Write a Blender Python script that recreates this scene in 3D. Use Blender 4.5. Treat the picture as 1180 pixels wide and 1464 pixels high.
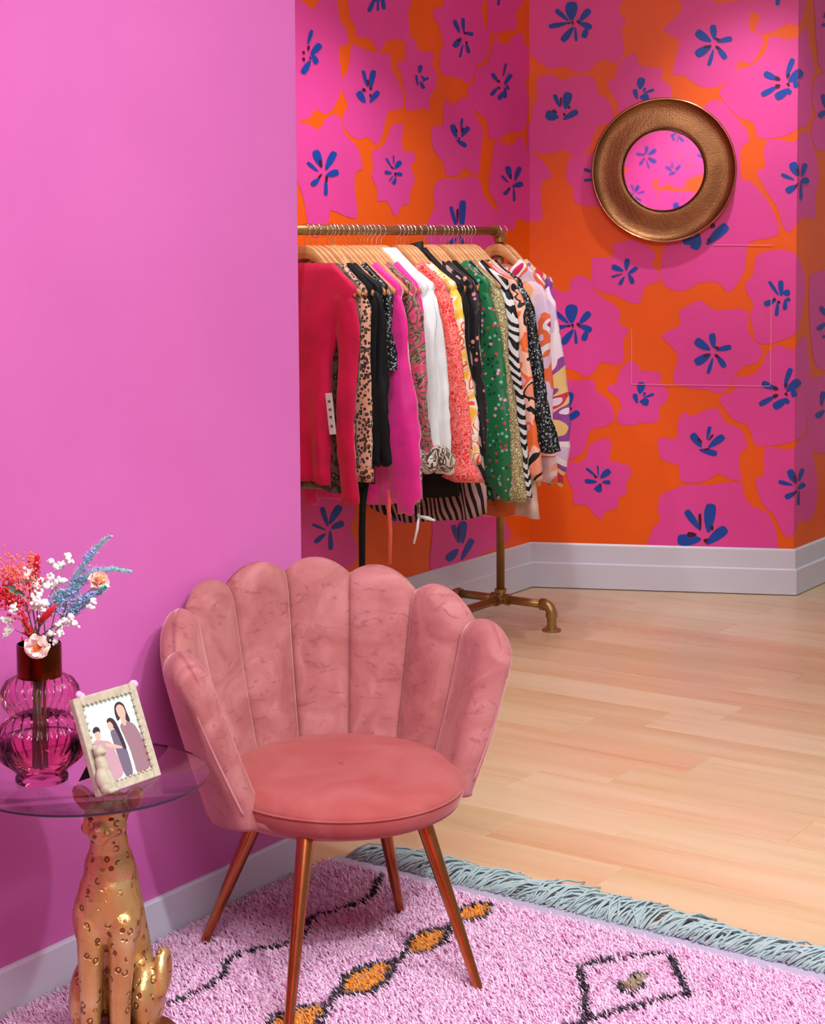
import bpy, bmesh, math, random
import numpy as np
from mathutils import Vector, Matrix, Euler
from mathutils.geometry import tessellate_polygon

for o in list(bpy.data.objects):
    bpy.data.objects.remove(o, do_unlink=True)
SC = bpy.context.scene
COL = SC.collection

# ------------------------------------------------------------------ camera
# photograph 1180 x 1464; long lens with a little downward pitch and a vertical lens shift
FPX, EYE = 2460.0, 1.5
PITCH, ROLL = math.radians(4.0), math.radians(0.39)
YP = 348 + FPX * math.tan(PITCH)
FW = np.array([0, math.cos(PITCH), -math.sin(PITCH)])
UP0 = np.array([0, math.sin(PITCH), math.cos(PITCH)])
RI = math.cos(ROLL) * np.array([1., 0, 0]) - math.sin(ROLL) * UP0
UP = np.cross(RI, FW)
cam_d = bpy.data.cameras.new('camera')
cam = bpy.data.objects.new('camera', cam_d); COL.objects.link(cam)
M = Matrix(((RI[0], UP[0], -FW[0], 0), (RI[1], UP[1], -FW[1], 0), (RI[2], UP[2], -FW[2], EYE), (0, 0, 0, 1)))
cam.matrix_world = M
cam_d.sensor_fit = 'HORIZONTAL'; cam_d.sensor_width = 36.0
cam_d.lens = FPX / 1180 * 36
cam_d.shift_y = -(732 - YP) / 1180
cam_d.clip_start = 0.05; cam_d.clip_end = 100
SC.camera = cam

# ------------------------------------------------------------------ world, exposure, lamps
SC.view_settings.view_transform = 'Standard'
SC.view_settings.look = 'None'
SC.view_settings.gamma = 1.0
SC.view_settings.use_curve_mapping = False
SC.view_settings.exposure = 0.0
W = bpy.data.worlds.new('store_interior_light'); SC.world = W; W.use_nodes = True
W.node_tree.nodes['Background'].inputs[0].default_value = (1.0, 0.985, 0.985, 1)
W.node_tree.nodes['Background'].inputs[1].default_value = 0.29


def spot(name, loc, target, power, cone, blend=0.6, rad=0.08, col=(1, 0.985, 0.965)):
    d = bpy.data.lights.new(name, 'SPOT'); d.energy = power; d.spot_size = math.radians(cone)
    d.spot_blend = blend; d.shadow_soft_size = rad; d.color = col
    o = bpy.data.objects.new(name, d); COL.objects.link(o); o.location = loc
    o.rotation_euler = (Vector(target) - Vector(loc)).to_track_quat('-Z', 'Y').to_euler()
    return o


def area(name, loc, target, power, sx, sy, col=(1, 0.985, 0.975)):
    d = bpy.data.lights.new(name, 'AREA'); d.shape = 'RECTANGLE'; d.size = sx; d.size_y = sy
    d.energy = power; d.color = col
    o = bpy.data.objects.new(name, d); COL.objects.link(o); o.location = loc
    o.rotation_euler = (Vector(target) - Vector(loc)).to_track_quat('-Z', 'Y').to_euler()
    return o


# ceiling track spots, one broad ceiling panel and an added fill light
spot('track_spot_mirror_wall', (1.34, 6.42, 3.05), (1.45, 7.25, 1.1), 74, 68, 0.9, 0.05)
spot('track_spot_rack_wall', (-0.62, 5.05, 3.05), (-0.32, 6.22, 1.55), 80, 50, 0.9, 0.05)
spot('track_spot_garments', (0.34, 4.95, 3.05), (0.10, 6.1, 1.2), 75, 62, 0.8, 0.05)
spot('track_spot_above_rack', (0.12, 5.75, 3.05), (0.02, 6.05, 1.0), 34, 70, 0.8, 0.04)
spot('track_spot_chair', (1.5, 2.2, 3.05), (-0.45, 3.35, 0.5), 105, 84, 0.9, 0.07)
spot('track_spot_rug', (1.0, 1.2, 3.05), (0.4, 3.0, 0.0), 205, 60, 0.8, 0.07)
spot('track_spot_floor', (1.25, 4.5, 3.05), (1.4, 4.7, 0.0), 150, 74, 0.95, 0.15)
spot('track_spot_opposite_wall', (-0.7, 1.2, 3.05), (-0.5, -1.1, 1.7), 240, 60, 0.8, 0.1)
area('ceiling_panel', (0.7, 2.4, 3.1), (0.2, 3.4, 0.0), 54, 2.4, 1.6)
area('added_fill_left_wall', (0.1, 0.9, 3.1), (-0.5, 2.0, 0.0), 85, 1.2, 1.2)  # unseen fill light added to brighten the lower left wall


# ------------------------------------------------------------------ geometry helpers
def ray(px, py):
    return FW + RI * ((px - 590) / FPX) + UP * ((YP - py) / FPX)


def gnd(px, py, z=0.0):
    """point on the horizontal plane z seen at a photo pixel"""
    r = ray(px, py); t = (z - EYE) / r[2]
    return np.array([0, 0, EYE]) + t * r


def atd(px, py, d):
    """point at depth y = d seen at a photo pixel"""
    r = ray(px, py); return np.array([0, 0, EYE]) + r * (d / r[1])


def onplane(px, py, p0, n):
    r = ray(px, py); o = np.array([0, 0, EYE]); t = np.dot(np.asarray(p0) - o, n) / np.dot(r, n)
    return o + t * r


def proj(p):
    d = np.asarray(p, float) - np.array([0, 0, EYE]); z = d @ FW
    return 590 + FPX * (d @ RI) / z, YP - FPX * (d @ UP) / z


ANG = math.radians(34.5)
U = np.array([math.sin(ANG), math.cos(ANG), 0])     # along the painted wall, away from the camera
V = np.array([math.cos(ANG), -math.sin(ANG), 0])    # square to it, into the room
ZA = np.array([0, 0, 1.])


def ab(a, b, z=0.0):
    return a * U + b * V + z * ZA


def tagp(o, label=None, cat=None, group=None, kind=None):
    if label: o['label'] = label
    if cat: o['category'] = cat
    if group: o['group'] = group
    if kind: o['kind'] = kind
    return o


def empty(name, loc=(0, 0, 0), rz=0.0):
    o = bpy.data.objects.new(name, None); COL.objects.link(o)
    o.location = loc; o.rotation_euler = (0, 0, rz); o.empty_display_size = 0.05
    return o


class MB:
    """collects geometry for one mesh object"""
    def __init__(s): s.v = []; s.f = []; s.m = []; s.cm = 0

    def add(s, vs, fs):
        n = len(s.v); s.v += [tuple(map(float, p)) for p in vs]
        for f in fs:
            s.f.append(tuple(i + n for i in f)); s.m.append(s.cm)

    def box(s, c, size, R=None):
        c = np.asarray(c, float); hx, hy, hz = [q / 2 for q in size]
        P = [np.array((x, y, z)) for x in (-hx, hx) for y in (-hy, hy) for z in (-hz, hz)]
        if R is not None: P = [np.asarray(R) @ p for p in P]
        s.add([c + p for p in P], [(0, 1, 3, 2), (4, 6, 7, 5), (0, 4, 5, 1), (2, 3, 7, 6), (0, 2, 6, 4), (1, 5, 7, 3)])

    def tube(s, pts, rad, n=10, cap=True, flat=1.0):
        pts = [np.asarray(p, float) for p in pts]
        if not hasattr(rad, '__len__'): rad = [rad] * len(pts)
        rings = []; up = None
        for i, p in enumerate(pts):
            t = pts[min(i + 1, len(pts) - 1)] - pts[max(i - 1, 0)]
            t = t / (np.linalg.norm(t) + 1e-12)
            if up is None:
                h = np.array([0, 0, 1.]) if abs(t[2]) < .9 else np.array([1., 0, 0])
                up = np.cross(np.cross(t, h), t)
            up = up - t * (up @ t); up = up / (np.linalg.norm(up) + 1e-12); sd = np.cross(t, up)
            rings.append([p + rad[i] * (math.cos(a) * up + flat * math.sin(a) * sd) for a in [2 * math.pi * k / n for k in range(n)]])
        s.rings(rings, cap)

    def rings(s, rings, cap=True, closed=True):
        n = len(rings[0]); vs = [p for r in rings for p in r]; fs = []
        for i in range(len(rings) - 1):
            for k in range(n if closed else n - 1):
                k2 = (k + 1) % n
                fs.append((i * n + k, i * n + k2, (i + 1) * n + k2, (i + 1) * n + k))
        if cap:
            fs.append(tuple(range(n - 1, -1, -1))); fs.append(tuple((len(rings) - 1) * n + k for k in range(n)))
        s.add(vs, fs)

    def lathe(s, prof, n=32, c=(0, 0, 0), cap=False, rib=None):
        rings = []
        for r, z in prof:
            ring = []
            for k in range(n):
                a = 2 * math.pi * k / n; rr = r if rib is None else rib(r, z, a)
                ring.append((c[0] + rr * math.cos(a), c[1] + rr * math.sin(a), c[2] + z))
            rings.append(ring)
        s.rings(rings, cap)

    def ellipsoid(s, c, r, n=16, m=10, R=None):
        rings = []
        for i in range(m + 1):
            t = math.pi * i / m - math.pi / 2
            ring = []
            for k in range(n):
                a = 2 * math.pi * k / n
                p = np.array([r[0] * math.cos(t) * math.cos(a), r[1] * math.cos(t) * math.sin(a), r[2] * math.sin(t)])
                if R is not None: p = np.asarray(R) @ p
                ring.append(np.asarray(c) + p)
            rings.append(ring)
        s.rings(rings, False)

    def poly(s, pts3):
        """flat polygon, possibly concave"""
        tr = tessellate_polygon([[Vector(p) for p in pts3]])
        s.add(pts3, tr)

    def build(s, name, mats, parent=None, smooth=True, bevel=0.0, merge=0.0, auto=None):
        me = bpy.data.meshes.new(name); me.from_pydata(s.v, [], s.f)
        if not isinstance(mats, (list, tuple)): mats = [mats]
        for m in mats: me.materials.append(m)
        if len(mats) > 1: me.polygons.foreach_set('material_index', s.m)
        bm = bmesh.new(); bm.from_mesh(me)
        if merge: bmesh.ops.remove_doubles(bm, verts=bm.verts, dist=merge)
        bmesh.ops.recalc_face_normals(bm, faces=bm.faces)
        if bevel: bmesh.ops.bevel(bm, geom=[e for e in bm.edges if e.is_manifold and e.calc_face_angle(0) > .5], offset=bevel, segments=2, profile=.5, affect='EDGES')
        if auto is not None:
            for e in bm.edges:
                if len(e.link_faces) == 2 and e.calc_face_angle(0) > auto: e.smooth = False
        bm.to_mesh(me); bm.free()
        if smooth: me.polygons.foreach_set('use_smooth', [True] * len(me.polygons))
        me.update()
        o = bpy.data.objects.new(name, me); COL.objects.link(o)
        if parent is not None: o.parent = parent
        return o


def remesh_build(mb, name, mat, parent, voxel, smooth_it=4):
    """union the overlapping solids into one continuous skin"""
    o = mb.build('tmp_solid', mat, None)
    m = o.modifiers.new('r', 'REMESH'); m.mode = 'VOXEL'; m.voxel_size = voxel; m.use_smooth_shade = True
    m2 = o.modifiers.new('s', 'SMOOTH'); m2.iterations = smooth_it; m2.factor = .5
    dg = bpy.context.evaluated_depsgraph_get()
    me = bpy.data.meshes.new_from_object(o.evaluated_get(dg)); me.name = name
    bpy.data.objects.remove(o, do_unlink=True)
    me.materials.clear(); me.materials.append(mat)
    me.polygons.foreach_set('use_smooth', [True] * len(me.polygons))
    r = bpy.data.objects.new(name, me); COL.objects.link(r); r.parent = parent
    return r


def rotz(a):
    c, s = math.cos(a), math.sin(a); return np.array([[c, -s, 0], [s, c, 0], [0, 0, 1.]])


def rotx(a):
    c, s = math.cos(a), math.sin(a); return np.array([[1., 0, 0], [0, c, -s], [0, s, c]])


def roty(a):
    c, s = math.cos(a), math.sin(a); return np.array([[c, 0, s], [0, 1., 0], [-s, 0, c]])


# ------------------------------------------------------------------ material helpers
def lin(r, g, b):
    f = lambda c: (c / 255) / 12.92 if c / 255 <= .04045 else ((c / 255 + .055) / 1.055) ** 2.4
    return (f(r), f(g), f(b), 1)


class NT:
    """small wrapper for building a node material"""
    def __init__(s, name):
        s.mat = bpy.data.materials.new(name); s.mat.use_nodes = True
        s.t = s.mat.node_tree; s.b = s.t.nodes['Principled BSDF']; s.out = s.t.nodes['Material Output']
        s._co = None

    def n(s, typ, **kw):
        q = s.t.nodes.new(typ)
        for k, v in kw.items():
            if hasattr(q, k) and k not in ('inputs',): setattr(q, k, v)
        return q

    def l(s, a, b): s.t.links.new(a, b)

    def co(s, kind='Object', scale=(1, 1, 1), rot=(0, 0, 0)):
        tc = s.n('ShaderNodeTexCoord'); mp = s.n('ShaderNodeMapping')
        mp.inputs['Scale'].default_value = scale if hasattr(scale, '__len__') else (scale,) * 3
        mp.inputs['Rotation'].default_value = rot
        s.l(tc.outputs[kind], mp.inputs[0]); return mp.outputs[0]

    def noise(s, vec, scale, detail=3, rough=.5, dist=0):
        q = s.n('ShaderNodeTexNoise'); q.inputs['Scale'].default_value = scale; q.inputs['Detail'].default_value = detail
        q.inputs['Roughness'].default_value = rough; q.inputs['Distortion'].default_value = dist
        s.l(vec, q.inputs['Vector']); return q

    def vor(s, vec, scale, feature='F1', rnd=1.0):
        q = s.n('ShaderNodeTexVoronoi'); q.feature = feature; q.inputs['Scale'].default_value = scale
        q.inputs['Randomness'].default_value = rnd
        s.l(vec, q.inputs['Vector']); return q

    def ramp(s, fac, stops, interp='LINEAR'):
        q = s.n('ShaderNodeValToRGB'); q.color_ramp.interpolation = interp
        el = q.color_ramp.elements
        while len(el) > 1: el.remove(el[-1])
        el[0].position = stops[0][0]; el[0].color = stops[0][1]
        for p, c in stops[1:]:
            e = el.new(p); e.color = c
        s.l(fac, q.inputs[0]); return q.outputs[0]

    def mix(s, fac, a, b, mode='MIX'):
        q = s.n('ShaderNodeMix'); q.data_type = 'RGBA'; q.blend_type = mode
        for v, i in ((fac, 0), (a, 6), (b, 7)):
            if hasattr(v, 'links'): s.l(v, q.inputs[i])
            else: q.inputs[i].default_value = v
        return q.outputs[2]

    def math(s, op, a, b=0.0, c=None):
        q = s.n('ShaderNodeMath'); q.operation = op
        for i, v in enumerate((a, b) if c is None else (a, b, c)):
            if hasattr(v, 'links'): s.l(v, q.inputs[i])
            else: q.inputs[i].default_value = v
        return q.outputs[0]

    def bump(s, h, strength=.3, dist=.01):
        q = s.n('ShaderNodeBump'); q.inputs['Strength'].default_value = strength; q.inputs['Distance'].default_value = dist
        s.l(h, q.inputs['Height']); s.l(q.outputs[0], s.b.inputs['Normal']); return q

    def set(s, **kw):
        for k, v in kw.items():
            k = {'color': 'Base Color', 'rough': 'Roughness', 'metal': 'Metallic', 'sheen': 'Sheen Weight', 'sheenr': 'Sheen Roughness', 'coat': 'Coat Weight',
                 'trans': 'Transmission Weight', 'ior': 'IOR', 'spec': 'Specular IOR Level', 'emis': 'Emission Strength', 'alpha': 'Alpha', 'sub': 'Subsurface Weight'}.get(k, k)
            if hasattr(v, 'links'): s.l(v, s.b.inputs[k])
            else: s.b.inputs[k].default_value = v
        return s


def plain(name, col, rough=.5, metal=0., **kw):
    m = NT(name); m.set(color=lin(*col), rough=rough, metal=metal, **kw); return m.mat


BLK = (0, 0, 0, 1); WHT = (1, 1, 1, 1)

# ------------------------------------------------------------------ materials of the room
def m_paint():
    m = NT('pink_wall_paint'); c = m.co('Object')
    n = m.noise(c, 3.0, 3); n2 = m.noise(c, 160, 2)
    m.set(color=m.ramp(n.outputs[0], [(.3, lin(206, 106, 184)), (.7, lin(211, 111, 189))]), rough=.34, spec=.45)
    m.bump(n2.outputs[0], .08, .002); return m.mat


def m_print(name, col, var=.06, rough=.42):
    m = NT(name); c = m.co('Object'); n = m.noise(c, 2.5, 2)
    a = lin(*col); b = lin(*[min(255, int(q * (1 + var)) ) for q in col])
    n2 = m.noise(c, 220, 2)
    m.set(color=m.ramp(n.outputs[0], [(.3, a), (.7, b)]), rough=rough, spec=.4)
    m.bump(n2.outputs[0], .06, .001); return m.mat


M_PAINT = m_paint()
M_ORANGE = m_print('orange_wallpaper', (240, 96, 6))
M_FLOWER = m_print('pink_flower_print', (229, 72, 162))
M_BLUE = m_print('blue_petal_print', (6, 72, 170))
M_MAROON = m_print('maroon_stamen_print', (70, 8, 34))
M_TRIM = plain('white_gloss_trim', (214, 221, 238), .28)
M_SEAM = plain('pink_seam_highlight', (250, 150, 190), .35)  # pale colour paints in the light caught by the panel edges
M_CEIL = plain('white_ceiling_paint', (232, 228, 230), .8)


def m_wood():
    m = NT('oak_floor_boards'); oi = m.n('ShaderNodeObjectInfo')
    c = m.co('Object', (1, 1, 1))
    add = m.n('ShaderNodeVectorMath'); add.operation = 'ADD'
    cv = m.n('ShaderNodeCombineXYZ'); r37 = m.math('MULTIPLY', oi.outputs['Random'], 37.0)
    m.l(r37, cv.inputs[0]); m.l(r37, cv.inputs[1]); m.l(c, add.inputs[0]); m.l(cv.outputs[0], add.inputs[1])
    st = m.n('ShaderNodeVectorMath'); st.operation = 'MULTIPLY'; st.inputs[1].default_value = (1.6, 34, 6)
    m.l(add.outputs[0], st.inputs[0])
    g = m.noise(st.outputs[0], 1.0, 5, .6, .6)
    st2 = m.n('ShaderNodeVectorMath'); st2.operation = 'MULTIPLY'; st2.inputs[1].default_value = (.7, 7, 2)
    m.l(add.outputs[0], st2.inputs[0]); g2 = m.noise(st2.outputs[0], 1.0, 3, .5, .4)
    base = m.ramp(oi.outputs['Random'], [(0, lin(212, 184, 142)), (.25, lin(219, 196, 158)), (.5, lin(208, 178, 136)), (.7, lin(223, 203, 168)), (.88, lin(216, 174, 134)), (1, lin(219, 193, 154))])
    d = m.mix(m.ramp(g.outputs[0], [(.35, (.35, .35, .35, 1)), (.62, BLK)]), base, lin(196, 156, 114), 'MIX')
    e = m.mix(m.ramp(g2.outputs[0], [(.4, BLK), (.68, (.55, .55, .55, 1))]), d, lin(230, 212, 180), 'MIX')
    m.set(color=e, rough=m.ramp(g.outputs[0], [(.3, (.26, .26, .26, 1)), (.7, (.36, .36, .36, 1))]), spec=.5, coat=.15)
    m.b.inputs['Coat Roughness'].default_value = .18
    m.bump(g.outputs[0], .06, .001); return m.mat


M_WOOD = m_wood()
M_JOINT = plain('dark_floor_joint', (120, 78, 50), .8)


# metals and hard things
def m_metal(name, col, rough, sc=40, b=.1, var=.25, metal=1.0):
    m = NT(name); c = m.co('Object'); n = m.noise(c, sc, 3)
    a = lin(*col); d = lin(*[q * (1 - var) for q in col])
    m.set(color=m.ramp(n.outputs[0], [(.3, d), (.7, a)]), rough=rough, metal=metal)
    m.bump(n.outputs[0], b, .002); return m.mat


M_PIPE = m_metal('painted_antique_gold_pipe', (178, 140, 88), .36, 30, .05, .1, .75)
M_COPPER = m_metal('brushed_copper_leg', (196, 120, 74), .24, 20, .03, .12)
M_STEEL = plain('chrome_hook_wire', (225, 225, 228), .15, 1.)


def m_hammer():
    m = NT('hammered_brass'); c = m.co('Object'); v = m.vor(c, 150, 'F1', .5); n = m.noise(c, 8, 2)
    m.set(color=m.ramp(n.outputs[0], [(.3, lin(142, 100, 68)), (.7, lin(166, 120, 80))]), rough=.42, metal=1.)
    m.bump(v.outputs['Distance'], .35, .003); return m.mat


M_HAMMER = m_hammer()
M_RIM = m_metal('polished_bronze_rim', (196, 150, 110), .22, 12, .02, .15)
M_MIRROR = plain('mirror_glass', (245, 245, 245), .02, 1.)


def m_hanger():
    m = NT('pale_beech_wood'); c = m.co('Object', (12, 60, 60)); n = m.noise(c, 1, 3)
    m.set(color=m.ramp(n.outputs[0], [(.3, lin(196, 134, 84)), (.7, lin(216, 158, 106))]), rough=.35, coat=.2); return m.mat


M_HANGER = m_hanger()


def m_velvet():
    m = NT('dusty_rose_velvet'); c = m.co('Object')
    n1 = m.noise(c, 9, 4, .55, 1.4); c2 = m.co('Object', (1, 1, 2.1)); n2 = m.noise(c2, 13, 3, .6, 2.2); n3 = m.noise(c, 900, 2)
    strokes = m.ramp(n2.outputs[0], [(.0, BLK), (.60, BLK), (.67, (.55, .55, .55, 1)), (.72, BLK)])
    base = m.ramp(n1.outputs[0], [(.3, lin(158, 93, 95)), (.5, lin(172, 109, 110)), (.72, lin(188, 129, 130))])
    col = m.mix(strokes, base, lin(132, 70, 74))
    m.set(color=col, rough=.72, spec=.2, sheen=.8, sheenr=.35)
    m.b.inputs['Sheen Tint'].default_value = lin(255, 205, 205)
    m.bump(n3.outputs[0], .1, .001); return m.mat


def m_velvet_seat():
    m = NT('dusty_rose_velvet_seat'); c = m.co('Object')
    n1 = m.noise(c, 6, 3, .5, .8); n3 = m.noise(c, 900, 2)
    m.set(color=m.ramp(n1.outputs[0], [(.3, lin(162, 76, 74)), (.7, lin(178, 102, 102))]), rough=.7, spec=.2, sheen=.5, sheenr=.35)
    m.b.inputs['Sheen Tint'].default_value = lin(255, 205, 205)
    m.bump(n3.outputs[0], .1, .001); return m.mat


M_VELVET = m_velvet(); M_VSEAT = m_velvet_seat()
M_PIPING = plain('rose_velvet_piping', (188, 122, 126), .7, 0, sheen=.4)


def m_gold():
    m = NT('gold_leopard_paint'); c = m.co('Object')
    v = m.vor(c, 56, 'F1', .85); n = m.noise(c, 14, 3)
    ring = m.ramp(v.outputs['Distance'], [(.0, BLK), (.17, BLK), (.22, WHT), (.33, WHT), (.38, BLK)])
    gap = m.noise(c, 46, 1)
    ring = m.math('MULTIPLY', ring, m.ramp(gap.outputs[0], [(.46, BLK), (.53, WHT)]))
    base = m.ramp(n.outputs[0], [(.25, lin(186, 140, 84)), (.55, lin(206, 168, 108)), (.8, lin(222, 204, 152))])
    m.set(color=m.mix(ring, base, lin(132, 88, 48)), rough=.34, metal=.65)
    fz_ = m.noise(c, 150, 3); h = m.math('ADD', m.math('MULTIPLY', ring, -1.0), m.math('MULTIPLY', fz_.outputs[0], .5)); m.bump(h, .55, .004); return m.mat


M_GOLD = m_gold()
M_BASEGOLD = m_metal('gold_base_paint', (170, 104, 60), .35, 20, .05, .15, .7)


def m_glass(name, tint, fres=1.45, gloss_rough=.01, refr=0.0, ior=1.12):
    """thin clear pane: tinted see-through plus a mirror-like skin"""
    m = NT(name); t = m.t; t.nodes.remove(m.b)
    tr = m.n('ShaderNodeBsdfTransparent'); tr.inputs[0].default_value = tint
    gl = m.n('ShaderNodeBsdfGlossy'); gl.inputs['Roughness'].default_value = gloss_rough
    lw = m.n('ShaderNodeFresnel'); lw.inputs[0].default_value = fres
    mx = m.n('ShaderNodeMixShader'); m.l(lw.outputs[0], mx.inputs[0])
    body = tr.outputs[0]
    if refr:
        rf = m.n('ShaderNodeBsdfRefraction'); rf.inputs['Color'].default_value = tint; rf.inputs['IOR'].default_value = ior
        m2 = m.n('ShaderNodeMixShader'); m2.inputs[0].default_value = refr
        m.l(tr.outputs[0], m2.inputs[1]); m.l(rf.outputs[0], m2.inputs[2]); body = m2.outputs[0]
    m.l(body, mx.inputs[1]); m.l(gl.outputs[0], mx.inputs[2]); m.l(mx.outputs[0], m.out.inputs[0])
    return m.mat


M_GLASS = m_glass('clear_table_glass', (.995, 1, .998, 1))
M_GLASSEDGE = plain('dark_green_glass_edge', (44, 34, 58), .15)
M_VASE = m_glass('rose_tinted_ribbed_glass', (.995, .66, .82, 1), fres=1.42, gloss_rough=.02, refr=.15, ior=1.08)
M_VASENECK = m_metal('amber_copper_neck', (150, 62, 24), .16, 6, .02, .45)

# rug
M_FRINGE = plain('blue_grey_yarn', (164, 188, 192), .85)
M_BAND = plain('lilac_flatweave_band', (176, 168, 196), .9)


def m_pile():
    m = NT('shag_pile_yarn'); a = m.n('ShaderNodeVertexColor'); a.layer_name = 'yarn'
    m.set(color=a.outputs[0], rough=.9, spec=.1, sheen=.3); return m.mat


M_PILE = m_pile()
M_RUGBASE = plain('pink_rug_backing', (170, 90, 140), .95)

# ------------------------------------------------------------------ room shell
WALL_H = 3.15


def isect(p, d, q, e):
    A = np.array([[d[0], -e[0]], [d[1], -e[1]]]); t = np.linalg.solve(A, np.asarray(q[:2]) - np.asarray(p[:2]))
    return np.array([p[0] + t[0] * d[0], p[1] + t[0] * d[1], 0])


def hn(d):      # horizontal normal to the right of direction d
    return np.array([d[1], -d[0], 0.])


BT = 0.018      # baseboard thickness
cornerF = gnd(761.5, 840); columnF = gnd(1139, 852)
DM = columnF - cornerF; DM /= np.linalg.norm(DM)      # along the mirror wall, left to right
NM = hn(DM)                                          # towards the camera
NL = V                                               # left wallpaper wall faces +V
NR = V
pL = cornerF - NL * BT; pM = cornerF - NM * BT; pR = columnF - V * BT
CORNER = isect(pL, U, pM, DM)                        # inside corner of the two wallpaper walls
COLUMN = isect(pR, U, pM, DM)                        # outside corner at the right
B_LEFT = float(np.dot(pL, V))                        # b of the left wallpaper wall
PW_B = float(np.dot(gnd(411, 1200.1, .10), V)) - .012
PW_A = float(np.dot(gnd(446.4, 1183.8, .10), U)) - .012


def catmull(pts, k=5):
    pts = [np.asarray(p, float) for p in pts]; n = len(pts); out = []
    for i in range(n):
        p0, p1, p2, p3 = pts[i - 1], pts[i], pts[(i + 1) % n], pts[(i + 2) % n]
        for j in range(k):
            t = j / k
            q = .5 * ((2 * p1) + (-p0 + p2) * t + (2 * p0 - 5 * p1 + 4 * p2 - p3) * t * t + (-p0 + 3 * p1 - 3 * p2 + p3) * t ** 3)
            out.append(p1 * (1 - t) * .35 + p2 * t * .35 + q * .65 if False else q)
    return out


def clip_half(poly, ax, lim, keep_less):
    out = []
    n = len(poly)
    for i in range(n):
        a, b = poly[i], poly[(i + 1) % n]
        ia = a[ax] <= lim if keep_less else a[ax] >= lim
        ib = b[ax] <= lim if keep_less else b[ax] >= lim
        if ia: out.append(a)
        if ia != ib:
            t = (lim - a[ax]) / (b[ax] - a[ax]); out.append(a + (b - a) * t)
    return out


def petal(x1, y1, x2, y2, w):
    """rounded tapering petal outline from the tip inwards"""
    a = np.array([x1, y1], float); b = np.array([x2, y2], float); d = b - a; L = np.linalg.norm(d) + 1e-6
    d /= L; n = np.array([-d[1], d[0]]); h = w / 2 * 1.22
    return [a - d * h * .35, a + n * h * .75 - d * h * .1, a + n * h + d * L * .3, a + n * h * .78 + d * L * .68, b + n * h * .3, b + d * h * .2,
            b - n * h * .3, a - n * h * .72 + d * L * .68, a - n * h * .95 + d * L * .3, a - n * h * .8 - d * h * .1]


class Wall:
    def __init__(s, p0, d, n, length):
        s.p0, s.d, s.n, s.L = np.asarray(p0, float), d, n, length; s.mb = MB()
        P = [s.p0, s.p0 + d * length]
        vs = []
        for off in (0, -.1):
            for p in P:
                for z in (0, WALL_H): vs.append(p + n * off + ZA * z)
        s.mb.add(vs, [(0, 2, 3, 1), (4, 5, 7, 6), (0, 4, 6, 2), (1, 3, 7, 5), (0, 1, 5, 4), (2, 6, 7, 3)])

    def sz(s, px, py):
        p = onplane(px, py, s.p0, s.n); return np.array([np.dot(p - s.p0, s.d), p[2]])

    def shape(s, pts2, mat, off, smooth=5):
        """pts2 in wall coordinates (along, height)"""
        q = catmull(pts2, smooth) if smooth else [np.asarray(p) for p in pts2]
        for ax, lim, kl in ((0, 0.0, False), (0, s.L, True), (1, 0.05, False), (1, WALL_H - .01, True)):
            q = clip_half(q, ax, lim, kl)
            if len(q) < 3: return
        s.mb.cm = mat
        s.mb.poly([s.p0 + s.d * a + ZA * z + s.n * off for a, z in q])
        s.mb.cm = 0

    def flower(s, org, sc, outline, blues=(), darks=(), off=(0, 0), dz=0.0):
        f = lambda x, y: s.sz(org[0] + (x + off[0]) / sc, org[1] + (y + off[1]) / sc) - np.array([0, dz])
        s.k = getattr(s, 'k', 0) + 1
        if outline: s.shape([f(*p) for p in outline], 1, .0005 + s.k * .00005)
        for i, b in enumerate(blues): s.shape([f(*p) for p in petal(*b)], 2, .0032 + i * .00005, 3)
        for b in darks: s.shape([f(*p) for p in petal(*b)], 3, .0038, 3)

    def build(s, name):
        o = s.mb.build(name, [M_ORANGE, M_FLOWER, M_BLUE, M_MAROON], smooth=False)
        o['kind'] = 'structure'; return o


LEN_L = 3.2
wl = Wall(CORNER - U * LEN_L, U, V, LEN_L)
wm = Wall(CORNER, DM, NM, float(np.linalg.norm(COLUMN - CORNER)))
wr = Wall(COLUMN, U, V, 1.6)

ZL = ((430, 0), 3.189); ZR = ((740, 0), 2.682); ZS = ((740, 380), 2.682); ZB = ((420, 540), 2.95)
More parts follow.
